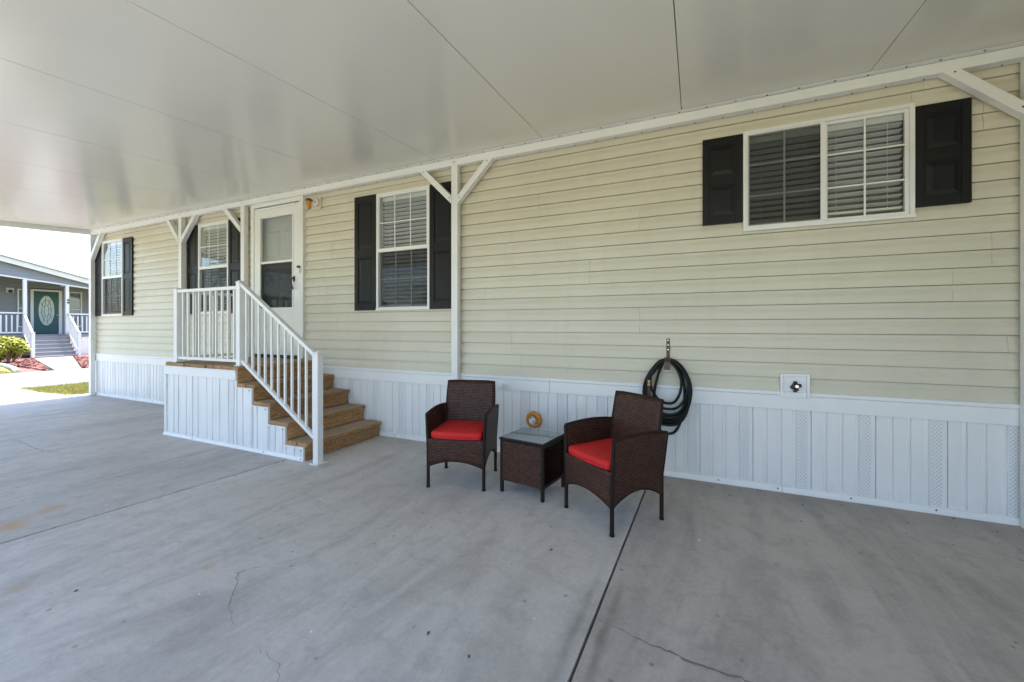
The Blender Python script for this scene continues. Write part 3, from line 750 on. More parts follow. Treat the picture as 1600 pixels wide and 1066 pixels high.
# skirting on the front: flutes under a stepped edge
def front_top(x):
    if x < nose[4]-0.045: return DT-0.042
    for i in range(3, -1, -1):
        if x < nose[i]-0.045: return tops[i]-0.042
    return 0
xl, xrr = -5.765, nose[0]-0.045
cuts = [xl]; q = 0.128; x = xl+0.03
stepx = [nose[i]-0.045 for i in (4, 3, 2, 1, 0)]
pts_ = sorted(set([round(xl+0.02+i*q+0.02*math.sin(i*2.3), 4) for i in range(26) if xl+0.02+i*q < xrr-0.02] + [xl] + [round(v, 4) for v in stepx]))
pi = 0; group = []
def skirt_piece(xa, xb, idx):
    zt = front_top((xa+xb)/2)
    zt = zt - (0.10 if xb <= stepx[0]+1e-3 else 0.002)
    if xb-xa < 0.012: return
    wv = xb-xa; b = MB(); rr = random.Random(idx*7)
    prof = [(xa+.001, YS+.020), (xa+.004, YS+.006), (xa+wv*.68, YS+.006+rr.uniform(-.002, .004)), (xa+wv*.76, YS+.001), (xa+wv*.95, YS+.001), (xa+wv*.98, YS+.010), (xb-.001, YS+.020)]
    zz = [0.02, zt*0.35, zt*0.7, zt]; pts = []
    for z in zz: pts += [(px_+rr.uniform(-.0015, .0015), min(YS+.021, y_+rr.uniform(-.003, .003)), z) for px_, y_ in prof]
    n = len(prof)
    b.add(pts, [(j*n+i, j*n+i+1, (j+1)*n+i+1, (j+1)*n+i) for j in range(3) for i in range(n-1)])
    o = b.build('skirting_flute', M['perf'] if idx % 4 == 2 and idx > 7 else M['skirt'], st)
for i, (xa, xb) in enumerate(zip(pts_[:-1], pts_[1:])): skirt_piece(xa, xb, i)
b = MB()
poly = [(xl, 0.02), (xrr, 0.02)]
for i in range(4): poly += [(stepx[4-i], tops[i]-0.046), (stepx[3-i], tops[i]-0.046)]
poly = [(xl+.002, 0.012), (xrr-.002, 0.012)]
for i in range(5):
    sx_ = stepx[4-i]-.002; poly.append((sx_, tops[i]-0.046))
    if i < 4: poly.append((stepx[3-i]-.002, tops[i]-0.046))
poly.append((xl+.002, DT-0.046))
b.prism(poly, lambda a, c, e: (a, e, c), YS+0.0212, YS+0.03); b.build('skirting_backing', M['skirt'], st)
b = MB(); b.box(xl-0.006, xl+0.0, YS+0.0, -0.04, 0.012, DT-0.04); b.build('side_skirting', M['skirt'], st)
b = MB(); b.box(xl-0.014, xl+0.022, YS-0.012, YS+0.012, 0.03, DT-0.145); b.build('skirting_corner', M['trim'], st, bevel=0.003)
b = MB(); b.box(xl-0.016, stepx[0], YS-0.014, YS+0.02, DT-0.142, DT-0.052); b.build('deck_band', M['trim'], st, bevel=0.003)
b = MB(); b.box(xl-0.022, stepx[0]+0.004, YS-0.020, YS+0.02, DT-0.0515, DT-0.0395); b.build('deck_band_cap', M['trim'], st, bevel=0.002)
b = MB(); b.prism([(YS+0.02, 0.0), (YS-0.018, 0.0), (YS-0.018, 0.010), (YS-0.008, 0.034), (YS+0.02, 0.034)], lambda a, c, e: (e, a, c), xl-0.03, xrr+0.008); b.build('skirting_base_rail', M['trim'], st)
for i in range(4):
    b = MB(); xa = stepx[3-i]; xb = stepx[4-i]
    b.box(xa-0.006, xb+0.010, YS-0.016, YS+0.018, tops[i]-0.050, tops[i]-0.0395)
    b.build('step_cap_trim', M['trim'], st)
    z0 = 0.034 if i == 0 else tops[i-1]-0.0392
    b = MB(); b.box(xb-0.010, xb+0.008, YS-0.014, YS+0.018, z0, tops[i]-0.0505); b.build('step_edge_trim', M['trim'], st)
b = MB()
for (xx, zz) in ((-3.98, 0.02), (-3.44, 0.02), (-3.44, 0.10), (-5.2, 0.02), (-4.20, 0.625), (-3.95, 0.452), (-3.69, 0.28)):
    b.lathe([(0.006, 0), (0.006, -0.005), (0.003, -0.007)], (xx, YS-0.013, zz), 'Y', 8)
tag(b.build('skirting_screws', M['screw'], st), kind='stuff')
# railing
YR = -1.0
rail = MB()
P1, P2, P3 = -5.60, -4.435, -3.235; ZR = 1.705
rail.bar((P1, YR, ZR), (P2, YR, ZR), 0.05, 0.036); rail.bar((P1, YR, DT+0.055), (P2, YR, DT+0.055), 0.038, 0.032)
A0 = Vector((P2+0.03, YR, 1.735)); A1 = Vector((P3-0.02, YR, 0.985))
B0 = Vector((P2+0.03, YR, 0.925)); B1 = Vector((P3-0.02, YR, 0.185))
rail.bar(A0, A1, 0.05, 0.036); rail.bar(B0, B1, 0.038, 0.034)
YA = -0.12
rail.bar((P1, YR+0.03, ZR), (P1, YA, ZR), 0.05, 0.036); rail.bar((P1, YR+0.03, DT+0.055), (P1, YA, DT+0.055), 0.038, 0.032)
ro = rail.build('railing', M['white'], st, bevel=0.004)
def rpost(x, y, z0, z1, w=0.064, plate=False):
    b = MB(); b.box(x-w/2, x+w/2, y-w/2, y+w/2, z0+0.008, z1); p = b.build('railing_post', M['white'], ro, bevel=0.004)
    b = MB(); b.box(x-w/2-.004, x+w/2+.004, y-w/2-.004, y+w/2+.004, z1+0.0005, z1+0.010)
    b.hexa([(x-w/2,y-w/2,z1+.0105),(x+w/2,y-w/2,z1+.0105),(x+w/2,y+w/2,z1+.0105),(x-w/2,y+w/2,z1+.0105),(x-.018,y-.018,z1+.024),(x+.018,y-.018,z1+.024),(x+.018,y+.018,z1+.024),(x-.018,y+.018,z1+.024)])
    b.build('post_cap', M['white'], ro)
    b = MB(); k = 0.060 if plate else 0.046
    b.box(x-k, x+k, y-k, y+k, z0, z0+0.0078); b.build('base_plate', M['white'], ro, bevel=0.003)
rpost(P1, YR, DT+.002, 1.722); rpost(P2, YR, DT+.002, 1.755); rpost(P3, YR-0.035, 0.001, 1.028, 0.064, True); rpost(P1, -0.15, DT+.002, 1.722)
def baluster(x, y, z0, z1):
    b = MB(); w = 0.0095; b.box(-w, w, -w, w, 0, z1-z0); me = b.mesh('baluster', M['white'])
    put('baluster', me, ro, Vector((x, y, z0)) - base_of(ro))
nb_ = 10
for i in range(nb_):
    x = P1 + (P2-P1)*(i+1)/(nb_+1); baluster(x, YR, DT+0.07, ZR-0.017)
def lerpz(a, c, x): t = (x-a.x)/(c.x-a.x); return a.z + (c.z-a.z)*t
for i in range(11):
    x = P2 + (P3-P2)*(i+1)/12.0; baluster(x, YR, lerpz(B0, B1, x)+0.014, lerpz(A0, A1, x)-0.014)
for i in range(8):
    y = YR + (YA-YR)*(i+1)/9.0; baluster(P1, y, DT+0.07, ZR-0.017)

# ------------------------------------------------------------------ wicker chairs
def chair(label, loc, ang):
    t = thing('wicker_chair', label, 'chair', loc, ang, 'wicker armchairs with red cushions')
    W_, D_ = 0.458, 0.444
    def B(b, name, mat, par=t, **k): return b.build(name, mat, par, local=True, **k)
    # legs
    for (x, y, tx, ty, zt) in ((0, 0, -0.014, 0.004, 0.585), (W_, 0, W_+0.014, 0.004, 0.585), (0.0, D_, -0.012, D_+0.035, 0.575), (W_, D_, W_+0.012, D_+0.035, 0.575)):
        b = MB(); b.tube([(x, y, 0.0), (x, y, 0.30), (tx, ty, zt)], 0.0135, 10); B(b, 'leg', M['legmetal'])
        b = MB(); b.lathe([(0.0155, 0.0), (0.016, 0.012)], (x, y, 0.0), 'Z', 10); B(b, 'foot_cap', M['legmetal'])
    # side panels (arched below)
    for sgn, x0 in ((-1, 0.0), (1, W_)):
        def fn(u, v, sgn=sgn, x0=x0):
            zb = 0.172 + 0.075*(1-(2*u-1)**2); zt = 0.585 + 0.018*math.sin(math.pi*u) - 0.006*u
            z = zb + (zt-zb)*v; fl = max(0, (z-0.30)/0.29)
            return (x0 + sgn*0.014*fl, 0.004*fl + (D_+0.031*fl)*u, z)
        b = MB(); b.patch(fn, 22, 20, D_, 0.42); B(b, 'arm_panel', M['wicker'], solid=0.020, smooth=True)
        b = MB(); b.tube([fn(k/14, 1.0) for k in range(15)], 0.0125, 8); B(b, 'arm_rim', M['rim'])
        b = MB(); b.tube([fn(k/14, 0.0) for k in range(15)], 0.0105, 8); B(b, 'panel_rim', M['rim'])
    # front and rear aprons
    for nm, y, zt in (('front_apron', -0.002, 0.392), ('rear_apron', D_, 0.40)):
        def fn(u, v, y=y, zt=zt):
            zb = 0.172 + 0.055*(1-(2*u-1)**2); return (W_*u, y - 0.01*math.sin(math.pi*u)*(1 if y < 0.1 else 0), zb + (zt-zb)*v)
        b = MB(); b.patch(fn, 20, 8, W_, 0.2); B(b, nm, M['wicker'], solid=0.018, smooth=True)
        b = MB(); b.tube([fn(k/14, 0.0) for k in range(15)], 0.0105, 8); B(b, 'apron_rim', M['rim'])
    b = MB(); b.box(0.01, W_-0.01, 0.004, D_-0.01, 0.368, 0.388); B(b, 'seat_base', M['wicker'])
    # backrest
    def fb(u, v):
        s = 0.008 + 0.010*v
        return (s + (W_-2*s)*u, 0.395 + 0.075*v + 0.012*math.sin(math.pi*u), 0.385 + 0.405*v)
    b = MB(); b.patch(lambda u, v: fb(u, v), 16, 16, 0.43, 0.41); B(b, 'backrest', M['wicker'], solid=0.026, smooth=True)
    loop = [fb(0, k/6) for k in range(7)] + [fb(k/8, 1) for k in range(1, 9)] + [fb(1, 1-k/6) for k in range(1, 7)]
    b = MB(); b.tube(loop, 0.0135, 8); B(b, 'back_rim', M['rim'])
    # cushion with a piped edge
    b = MB(); nu = 28; prof = []
    cx, cy_, hx, hy = W_/2, 0.202, 0.213, 0.212
    rings = [(0.90, 0.391), (0.975, 0.394), (1.0, 0.405), (1.004, 0.4215), (1.010, 0.4225), (1.004, 0.4235), (1.0, 0.438), (0.975, 0.4465), (0.90, 0.451), (0.6, 0.459), (0.25, 0.461)]
    base = 0; ns = 48
    for s, z in rings:
        for k in range(ns):
            q = 2*math.pi*k/ns; cq, sq = math.cos(q), math.sin(q); e = 0.16
            xx = math.copysign(abs(cq)**e, cq); yy = math.copysign(abs(sq)**e, sq)
            front = -0.014*(1-xx*xx) if yy < -0.9 else 0
            b.v.append((cx+hx*s*xx, cy_+hy*s*yy+front, z))
    for i in range(len(rings)-1):
        for k in range(ns):
            l = (k+1) % ns; b.f.append([i*ns+k, i*ns+l, (i+1)*ns+l, (i+1)*ns+k])
    b.f.append([k for k in range(ns-1, -1, -1)]); b.f.append([(len(rings)-1)*ns+k for k in range(ns)])
    B(b, 'seat_cushion', M['red'], smooth=True)
    return t
chair('brown wicker armchair with red cushion, beside the steps and left of the small table', (-1.955, -1.071, 0), math.atan2(0.117, 0.446))
chair('brown wicker armchair with red cushion, turned sideways below the garden hose', (-0.836, -0.972, 0), math.atan2(-0.269, 0.369))

# ------------------------------------------------------------------ side table
tb = thing('side_table', 'square brown wicker side table with a glass top between the chairs', 'table', (-1.391, -0.914, 0), math.atan2(-0.058, 0.376))
W_, D_ = 0.385, 0.365
def TB(b, name, mat, **k): return b.build(name, mat, tb, local=True, **k)
for (x, y) in ((0.012, 0.012), (W_-0.012, 0.012), (0.012, D_-0.012), (W_-0.012, D_-0.012)):
    b = MB(); b.box(x-0.012, x+0.012, y-0.012, y+0.012, 0.0, 0.408); TB(b, 'leg', M['legmetal'], bevel=0.003)
for nm, fn, su in (('front_panel', lambda u, v: (0.024+(W_-0.048)*u, 0.008, 0.095+0.305*v), W_), ('rear_panel', lambda u, v: (0.024+(W_-0.048)*u, D_-0.008, 0.095+0.305*v), W_),
                   ('left_panel', lambda u, v: (0.008, 0.024+(D_-0.048)*u, 0.095+0.305*v), D_)):
    b = MB(); b.patch(fn, 4, 4, su, 0.305); TB(b, 'woven_panel', M['wicker'], solid=0.014)
b = MB(); b.patch(lambda u, v: (0.026+(W_-0.052)*u, 0.026+(D_-0.052)*v, 0.100), 4, 4, W_, D_); TB(b, 'shelf', M['wicker'], solid=0.012)
b = MB(); b.box(W_-0.020, W_-0.004, 0.0245, D_-0.0245, 0.088, 0.112); b.box(W_-0.020, W_-0.004, 0.0245, D_-0.0245, 0.385, 0.408); TB(b, 'side_rail', M['legmetal'])
b = MB(); b.box(-0.006, W_+0.006, -0.006, 0.020, 0.4085, 0.424); b.box(-0.006, W_+0.006, D_-0.020, D_+0.006, 0.4085, 0.424)
b.box(-0.006, 0.020, 0.0205, D_-0.0205, 0.4085, 0.424); b.box(W_-0.020, W_+0.006, 0.0205, D_-0.0205, 0.4085, 0.424); TB(b, 'top_frame', M['legmetal'], bevel=0.003)
b = MB(); b.patch(lambda u, v: (0.02+(W_-0.04)*u, 0.02+(D_-0.04)*v, 0.412), 4, 4, W_, D_); TB(b, 'woven_top', M['wicker'], solid=0.006)
b = MB(); b.box(0.004, W_-0.004, 0.004, D_-0.004, 0.4245, 0.4295); TB(b, 'glass_top', M['tglass'], bevel=0.0015)

# ornament standing on the far edge of the table
orn = thing('scalloped_ornament', 'small orange scalloped ring with white dial on the skirting behind the table', 'ornament', (-1.452, -0.036, 0.268))
def ring_pt(q, r): return (r*math.cos(q), 0.0, r*math.sin(q) + 0.072)
b = MB(); N = 96; pts = []; rr = []
for k in range(N):
    q = 2*math.pi*k/N; pts.append(ring_pt(q, 0.0455 + 0.0035*math.cos(9*q))); rr.append(0.0095 + 0.0066*abs(math.sin(4.5*q)) + 0.004*math.cos(q-0.3))
b.tube(pts, rr, 12, closed=True); b.build('scalloped_ring', M['orange'], orn, local=True, smooth=True)
b = MB(); b.lathe([(0.025, 0.006), (0.026, -0.004), (0.022, -0.010)], (-0.006, -0.006, 0.066), 'Y', 28); dl = b.build('dial', M['dial'], orn, local=True)
b = MB(); b.bar((-0.004, -0.0175, 0.052), (0.012, -0.0175, 0.070), 0.0035, 0.0016, (0, 1, 0)); b.build('pointer', M['blue'], orn, local=True)
b = MB(); b.bar((-0.018, -0.0175, 0.088), (-0.012, -0.0175, 0.080), 0.005, 0.0016, (0, 1, 0)); b.build('dial_mark', M['darkmetal'], orn, local=True)
b = MB(); b.lathe([(0.02, 0.034), (0.02, 0.007)], (0, 0, 0.07), 'Y', 14); b.build('mount', M['orange'], orn, local=True)
orn.scale = (1.42, 1.0, 1.42)

# ------------------------------------------------------------------ hose, hanger, faucet, lamp
hg = MB(); hx = -0.212
hg.box(hx-0.014, hx+0.014, -0.021, -0.0165, 0.93, 1.185)
hg.prism([(-0.021, 0.995), (-0.115, 0.985), (-0.135, 1.03), (-0.141, 1.028), (-0.119, 0.977), (-0.021, 0.987)], lambda a, c, d: (d, a, c), hx-0.024, hx+0.024)
hang = thing('hose_hanger', 'brown metal hose hanger screwed to the cream siding', 'hanger', (hx, -0.02, 0.93))
hg.build('bracket', M['bronze'], hang, bevel=0.001)
b = MB()
for z in (1.17, 1.13, 1.09): b.lathe([(0.005, 0), (0.005, -0.003)], (hx, -0.0212, z), 'Y', 8)
b.build('screw', M['chrome'], hang)
b = MB(); b.prism([(hx-0.024, 0.925), (hx+0.024, 0.925), (hx+0.024, 0.992), (hx-0.024, 0.992)], lambda a, c, d: (a, d, c), -0.146, -0.1425); b.build('hook_plate', M['bronze'], hang)
rnd = random.Random(5); pts = []
loops = [  # (half width left, half width right, bottom z, y)
    (0.085, 0.088, 0.640, -0.112), (0.150, 0.155, 0.590, -0.108), (0.165, 0.165, 0.540, -0.092), (0.155, 0.172, 0.50, -0.076), (0.172, 0.182, 0.465, -0.062),
    (0.178, 0.176, 0.505, -0.048), (0.150, 0.170, 0.455, -0.112), (0.185, 0.178, 0.48, -0.085), (0.150, 0.158, 0.53, -0.055), (0.170, 0.182, 0.455, -0.10), (0.20, 0.150, 0.375, -0.07)]
STEP = 44
for i, (wl_, wr_, zb_, y_) in enumerate(loops):
    nx = loops[(i+1) % len(loops)]
    zt = 1.002 + 0.004*(i % 3); ph = rnd.uniform(0, 6)
    for k in range(STEP):
        f = k/STEP; q = 2*math.pi*f
        wl2 = wl_ + (nx[0]-wl_)*f; wr2 = wr_ + (nx[1]-wr_)*f; zb2 = zb_
        y2 = y_ + (nx[3]-y_)*f if i < len(loops)-1 else y_
        zc_ = (zt+zb2)/2; h_ = (zt-zb2)/2
        sx_ = math.sin(q); ww = wr2 if sx_ > 0 else wl2
        pinch = 1 - 0.22*max(0, math.cos(q))**2
        pts.append((hx + ww*math.copysign(abs(sx_)**0.85, sx_)*pinch + 0.004*math.sin(3*q+ph), y2 - 0.006*math.sin(2*q+ph), zc_ + h_*math.cos(q)))
# tail ending in the brass coupling
e = Vector(pts[-1]); tail = [e.lerp(Vector((hx-0.155, -0.105, 0.86)), 0.5), Vector((hx-0.160, -0.118, 0.83)), Vector((hx-0.150, -0.122, 0.74)), Vector((hx-0.1465, -0.122, 0.80)), Vector((hx-0.143, -0.122, 0.845))]
pts += [tuple(tail[0]), tuple(tail[1])]
fine = []
for i in range(len(pts)-1):
    a = Vector(pts[i]); c = Vector(pts[i+1]); n = max(2, int((c-a).length/0.0045))
    for k in range(n): fine.append(a.lerp(c, k/n))
ho = thing('garden_hose', 'coiled dark green garden hose hanging from the brown hanger', 'hose', (hx, -0.08, 0.40))
b = MB(); b.tube(fine, [0.0118 if (i % 3) else 0.0098 for i in range(len(fine))], 8); b.build('hose_coil', M['hose'], ho, smooth=True)
b = MB(); b.tube([(hx-0.146, -0.128, 0.66), (hx-0.146, -0.132, 0.74), (hx-0.145, -0.132, 0.782)], 0.0115, 10); b.build('hose_end', M['bronze'], ho, smooth=True)
b = MB(); b.lathe([(0.0105, 0), (0.0145, 0.004), (0.0145, 0.02), (0.010, 0.023), (0.010, 0.032), (0.0135, 0.034), (0.0135, 0.05), (0.008, 0.053)], (hx-0.145, -0.132, 0.782), 'Z', 14); b.build('coupling', M['brass'], ho)

fx = thing('faucet_box', 'square white wall box with a dark faucet valve above the skirting', 'wall box', (0.698, -0.02, 0.74))
b = MB(); bars(b, 0.603, 0.793, 0.742, 0.926, 0.020, -0.046, -0.014); b.build('box_frame', M['trim'], fx, bevel=0.003)
b = MB(); b.box(0.6232, 0.7728, -0.030, -0.0165, 0.7622, 0.9058); b.build('box_plate', M['trim'], fx)
b = MB()
for k in range(4):
    q = R(100+90*k+ (12 if k == 1 else 0)); b.tube([(0.703, -0.045, 0.833), (0.703+0.036*math.cos(q), -0.050, 0.833+0.036*math.sin(q))], [0.015, 0.013], 10)
b.lathe([(0.026, -0.0305), (0.026, -0.044), (0.022, -0.058)], (0.703, 0, 0.833), 'Y', 18); b.build('valve_body', M['darkmetal'], fx)
b = MB(); b.lathe([(0.0115, -0.0585), (0.0115, -0.064), (0.004, -0.0642)], (0.707, 0, 0.832), 'Y', 16); b.build('outlet_ring', M['chrome'], fx)
b = MB(); b.tube([(0.698, -0.046, 0.808), (0.697, -0.056, 0.790)], [0.011, 0.013], 10); b.build('drain_nub', M['darkmetal'], fx)

wlamp = thing('wall_lamp', 'small amber jar wall lamp beside the storm door', 'lamp', (-4.45, -0.02, 2.80))
b = MB(); b.box(-4.535, -4.375, -0.030, -0.0165, 2.795, 2.955); b.build('mounting_block', M['siding'], wlamp, bevel=0.003)
b = MB(); b.lathe([(0.056, -0.0305), (0.056, -0.038), (0.050, -0.046)], (-4.455, 0, 2.882), 'Y', 24); b.build('back_plate', M['trim'], wlamp)
b = MB(); b.tube([(-4.455+0.056*math.cos(2*math.pi*k/28), -0.041, 2.882+0.056*math.sin(2*math.pi*k/28)) for k in range(28)], 0.0045, 6, closed=True); b.build('plate_rim', M['brass'], wlamp, smooth=True)
b = MB(); b.tube([(-4.455, -0.045, 2.885), (-4.458, -0.09, 2.90), (-4.462, -0.125, 2.90)], 0.011, 10); b.build('lamp_arm', M['trim'], wlamp, smooth=True)
b = MB(); b.lathe([(0.012, 0.028), (0.034, 0.020), (0.044, 0.0), (0.040, -0.006)], (-4.462, -0.135, 2.885), 'Z', 20); b.build('lamp_cap', M['bronze'], wlamp, smooth=True)
b = MB(); b.lathe([(0.030, 0.0), (0.034, -0.02), (0.031, -0.05), (0.033, -0.06), (0.027, -0.085), (0.012, -0.095)], (-4.462, -0.135, 2.879), 'Z', 18); b.build('amber_jar', M['amber'], wlamp, smooth=True)

# ------------------------------------------------------------------ dry leaf bits on the slab
b = MB(); rnd = random.Random(21)
for i in range(70):
    x, y = rnd.uniform(-7, 1.8), rnd.uniform(-3.0, -0.05)
    if i < 26: y = rnd.uniform(-0.55, -0.06); x = rnd.uniform(-0.3, 1.8)
    a = rnd.uniform(0, 6.28); l = rnd.uniform(0.004, 0.016); w = l*rnd.uniform(0.25, 0.6)
    c, s = math.cos(a), math.sin(a); z = 0.002; zz = z+rnd.uniform(0, .005)
    b.add([(x-c*l, y-s*l, z), (x+s*w, y-c*w, zz), (x+c*l, y+s*l, z), (x-s*w, y+c*w, zz)], [(0,1,2,3)])
g_ = MB()
for i in range(60):
    x, y = rnd.uniform(-6, 1.8), rnd.uniform(-3.1, -0.1); l = rnd.uniform(.002, .006)
    g_.add([(x-l, y-l*.6, .0015), (x+l, y-l, .0015), (x+l*.7, y+l, .0015), (x-l, y+l*.8, .0015), (x, y, .0015+l)], [(0,1,4),(1,2,4),(2,3,4),(3,0,4)])
tag(g_.build('grit', M['trim']), 'tiny pale grit scattered over the concrete', 'grit', kind='stuff')
tag(b.build('leaf_litter', M['bark']), 'tiny dry leaf bits scattered over the concrete', 'leaves', kind='stuff')

# ------------------------------------------------------------------ house across the road
nh = thing('grey_house', 'grey sided house across the road with teal door and white porch', 'house', (-29.0, 4.5, -0.1))
XW, XP = -29.1, -26.5; PF = 0.92
course = 0.17
def nb_opening(z0, z1):
    out = []
    for (a, c, za, zb) in ((4.50, 5.56, 0.90, 3.09), (4.09, 4.40, 1.25, 3.05), (5.80, 6.30, 1.25, 3.05)):
        if z1 > za and z0 < zb: out.append((a, c))
    return out
z = PF; k = 0
while z < 3.62:
    z1 = z+course
    segs = [(-3.0, 11.0)]
    for a, c in nb_opening(z+.01, z1-.01):
        new = []
        for s0, s1 in segs:
            if a > s0 and a < s1: new.append((s0, a))
            if c < s1 and c > s0: new.append((c, s1))
        segs = new
    for s0, s1 in segs:
        b = MB(); b.prism([(XW-0.02, z), (XW+0.024, z), (XW-0.008, z1), (XW-0.02, z1)], lambda a, c, d: (a, d, c), s0, s1); b.build('siding_board', M['grey_siding'], nh)
    z = z1; k += 1
b = MB(); b.box(XW-8, XW-0.021, -3, 4.49, -0.15, 3.6); b.box(XW-8, XW-0.021, 5.57, 11, -0.15, 3.6); b.box(XW-8, XW-0.3, 4.495, 5.565, -0.15, 3.6); b.build('wall', M['grey_siding'], nh)
# gable over the porch
RS = 0.264; PK = (1.0, 4.71)
def rz_(y): return PK[1] - RS*abs(y-PK[0])
def beamz(y): return 3.46 - 0.12*(y-2.92)
b = MB(); b.prism([(-2.5, rz_(-2.5)-0.2), (-2.5, 3.5), (2.5, 3.5), (7.6, beamz(7.6)+.0), (7.6, beamz(7.6)+.06), (6.4, rz_(6.4)-.2), (PK[0], PK[1]-0.2)][::-1], lambda a, c, d: (d, a, c), XP-0.06, XP+0.02)
b.build('gable_core', M['grey_siding'], nh)
for i in range(12):
    z0 = 3.12 + i*0.13; z1 = z0+0.128
    # clip each board between the porch beam and the rake
    ya = max(-2.4, 2.92+(3.46-z1)/0.12 if z1 < 3.46 else -2.4); yb = PK[0] + (PK[1]-0.2-z1)/RS
    if yb-ya < 0.3: continue
    b = MB(); b.prism([(XP+0.021, z0), (XP+0.040, z0), (XP+0.024, z1), (XP+0.021, z1)], lambda a, c, d: (a, d, c), ya, yb); b.build('gable_board', M['grey_siding'], nh)
b = MB()
for sgn in (1, -1):
    ye = PK[0]+sgn*7.2
    q = [(PK[0], PK[1]-0.21), (ye, rz_(ye)-0.21), (ye, rz_(ye)), (PK[0], PK[1])]
    b.prism(q, lambda a, c, d: (d, a, c), XP+0.20, XP+0.26)
b.build('rake_fascia', M['nbtrim'], nh)
for sgn in (1, -1):
    b = MB(); ye = PK[0]+sgn*7.3
    b.prism([(PK[0], PK[1]+.002), (ye, rz_(ye)+.002), (ye, rz_(ye)+.05), (PK[0], PK[1]+.05)], lambda a, c, d: (d, a, c), XP-10, XP+0.32); b.build('roof', M['roofing'], nh)
    b = MB(); b.prism([(PK[0], PK[1]-.10), (ye, rz_(ye)-.10), (ye, rz_(ye)-.002), (PK[0], PK[1]-.002)], lambda a, c, d: (d, a, c), XP-10, XP+0.198); b.build('soffit', M['grey_siding'], nh)
b = MB(); b.hexa([(XP-.05,2.5,beamz(2.5)-.06),(XP+.05,2.5,beamz(2.5)-.06),(XP+.05,7.6,beamz(7.6)-.06),(XP-.05,7.6,beamz(7.6)-.06),(XP-.05,2.5,beamz(2.5)-.001),(XP+.05,2.5,beamz(2.5)-.001),(XP+.05,7.6,beamz(7.6)-.001),(XP-.05,7.6,beamz(7.6)-.001)])
b.build('porch_beam', M['nbtrim'], nh)
for y in (1.2, 3.60, 4.90, 7.3):
    b = MB(); b.box(XP-.055, XP+.055, y-.055, y+.055, PF, beamz(y)-.062 if y > 2.4 else 3.45); b.build('porch_post', M['nbtrim'], nh)
b = MB(); b.lathe([(0.04, 0), (0.04, .03)], (XP+.056, 4.93, 2.50), 'X', 10); b.lathe([(0.04, 0), (0.04, .03)], (XP+.056, 4.93, 2.38), 'X', 10); b.build('number_plate', M['darkmetal'], nh)
b = MB(); b.box(XW+0.025, XP+0.1, 0.5, 8.0, PF-0.12, PF); b.build('porch_floor', M['step_grey'], nh)
b = MB(); b.box(XW-0.0, XW+0.024, -3, 11, -0.1, PF-0.002); b.build('base_wall', M['skirt'], nh)
for (ya, yb) in ((0.5, 3.52), (4.98, 8.0)):
    y = ya
    while y < yb-0.05:
        b = MB(); y2 = min(y+0.2, yb); b.prism([(y+.003, XP+0.04), (y+.003, XP+.06), (y2-.02, XP+.075), (y2-.004, XP+.06), (y2-.004, XP+.04)], lambda a, c, d: (c, a, d), -0.05, PF-0.125); b.build('skirting_panel', M['skirt'], nh); y = y2
# porch railing
def nb_rail(ya, yb):
    b = MB(); b.bar((XP, ya, 1.86), (XP, yb, 1.86), 0.06, 0.06); b.bar((XP, ya, PF+0.10), (XP, yb, PF+0.10), 0.05, 0.06); o = b.build('porch_railing', M['nbtrim'], nh)
    n = int((yb-ya)/0.145); c = MB(); c.box(-.022, .022, -.022, .022, 0, 0.72); me = c.mesh('baluster', M['nbtrim'])
    for i in range(1, n): put('baluster', me, o, Vector((XP, ya+(yb-ya)*i/n, PF+0.125)) - base_of(o))
nb_rail(1.26, 3.54); nb_rail(4.96, 7.24)
# steps to the porch
nst = 6; run = 0.27
for i in range(nst):
    zt = PF - (i+1)*(PF+0.05)/(nst+0.0) + 0.0
    zt = PF - (i+0.6)*(PF+0.02)/nst
    b = MB(); xs0 = XP+0.10+i*run; yo = -0.2*(i+1)/nst; b.box(xs0-0.02, xs0+run+0.02, 3.62+yo, 4.88+yo, zt-0.045, zt); b.build('porch_step', M['step_grey'], nh)
    b = MB(); b.box(xs0+run-0.03, xs0+run-0.005, 3.63+yo, 4.87+yo, max(-.1, zt-0.046-0.11), zt-0.046); b.build('porch_riser', M['grey_siding'], nh)
for y in (3.56, 4.94):
    b = MB(); xe = XP+0.1+nst*run-0.05
    ye = y-0.2; b.box(xe-.05, xe+.05, ye-.05, ye+.05, -0.1, 1.02); b.box(xe-.06, xe+.06, ye-.06, ye+.06, 1.021, 1.05); o = b.build('newel_post', M['nbtrim'], nh)
    b = MB(); b.bar((XP+.05, y, 1.86), (xe, ye, 0.98), 0.06, 0.06); b.bar((XP+.05, y, 1.02), (xe, ye, 0.14), 0.05, 0.06); o2 = b.build('stair_railing', M['nbtrim'], nh)
    for i in range(1, 10):
        t_ = i/10; c = MB(); xx = XP+.05+(xe-XP-.05)*t_; yb = y-.2*t_; c.box(xx-.018, xx+.018, yb-.018, yb+.018, 1.02-.88*t_+.03, 1.86-.88*t_-.03); c.build('baluster', M['nbtrim'], o2)
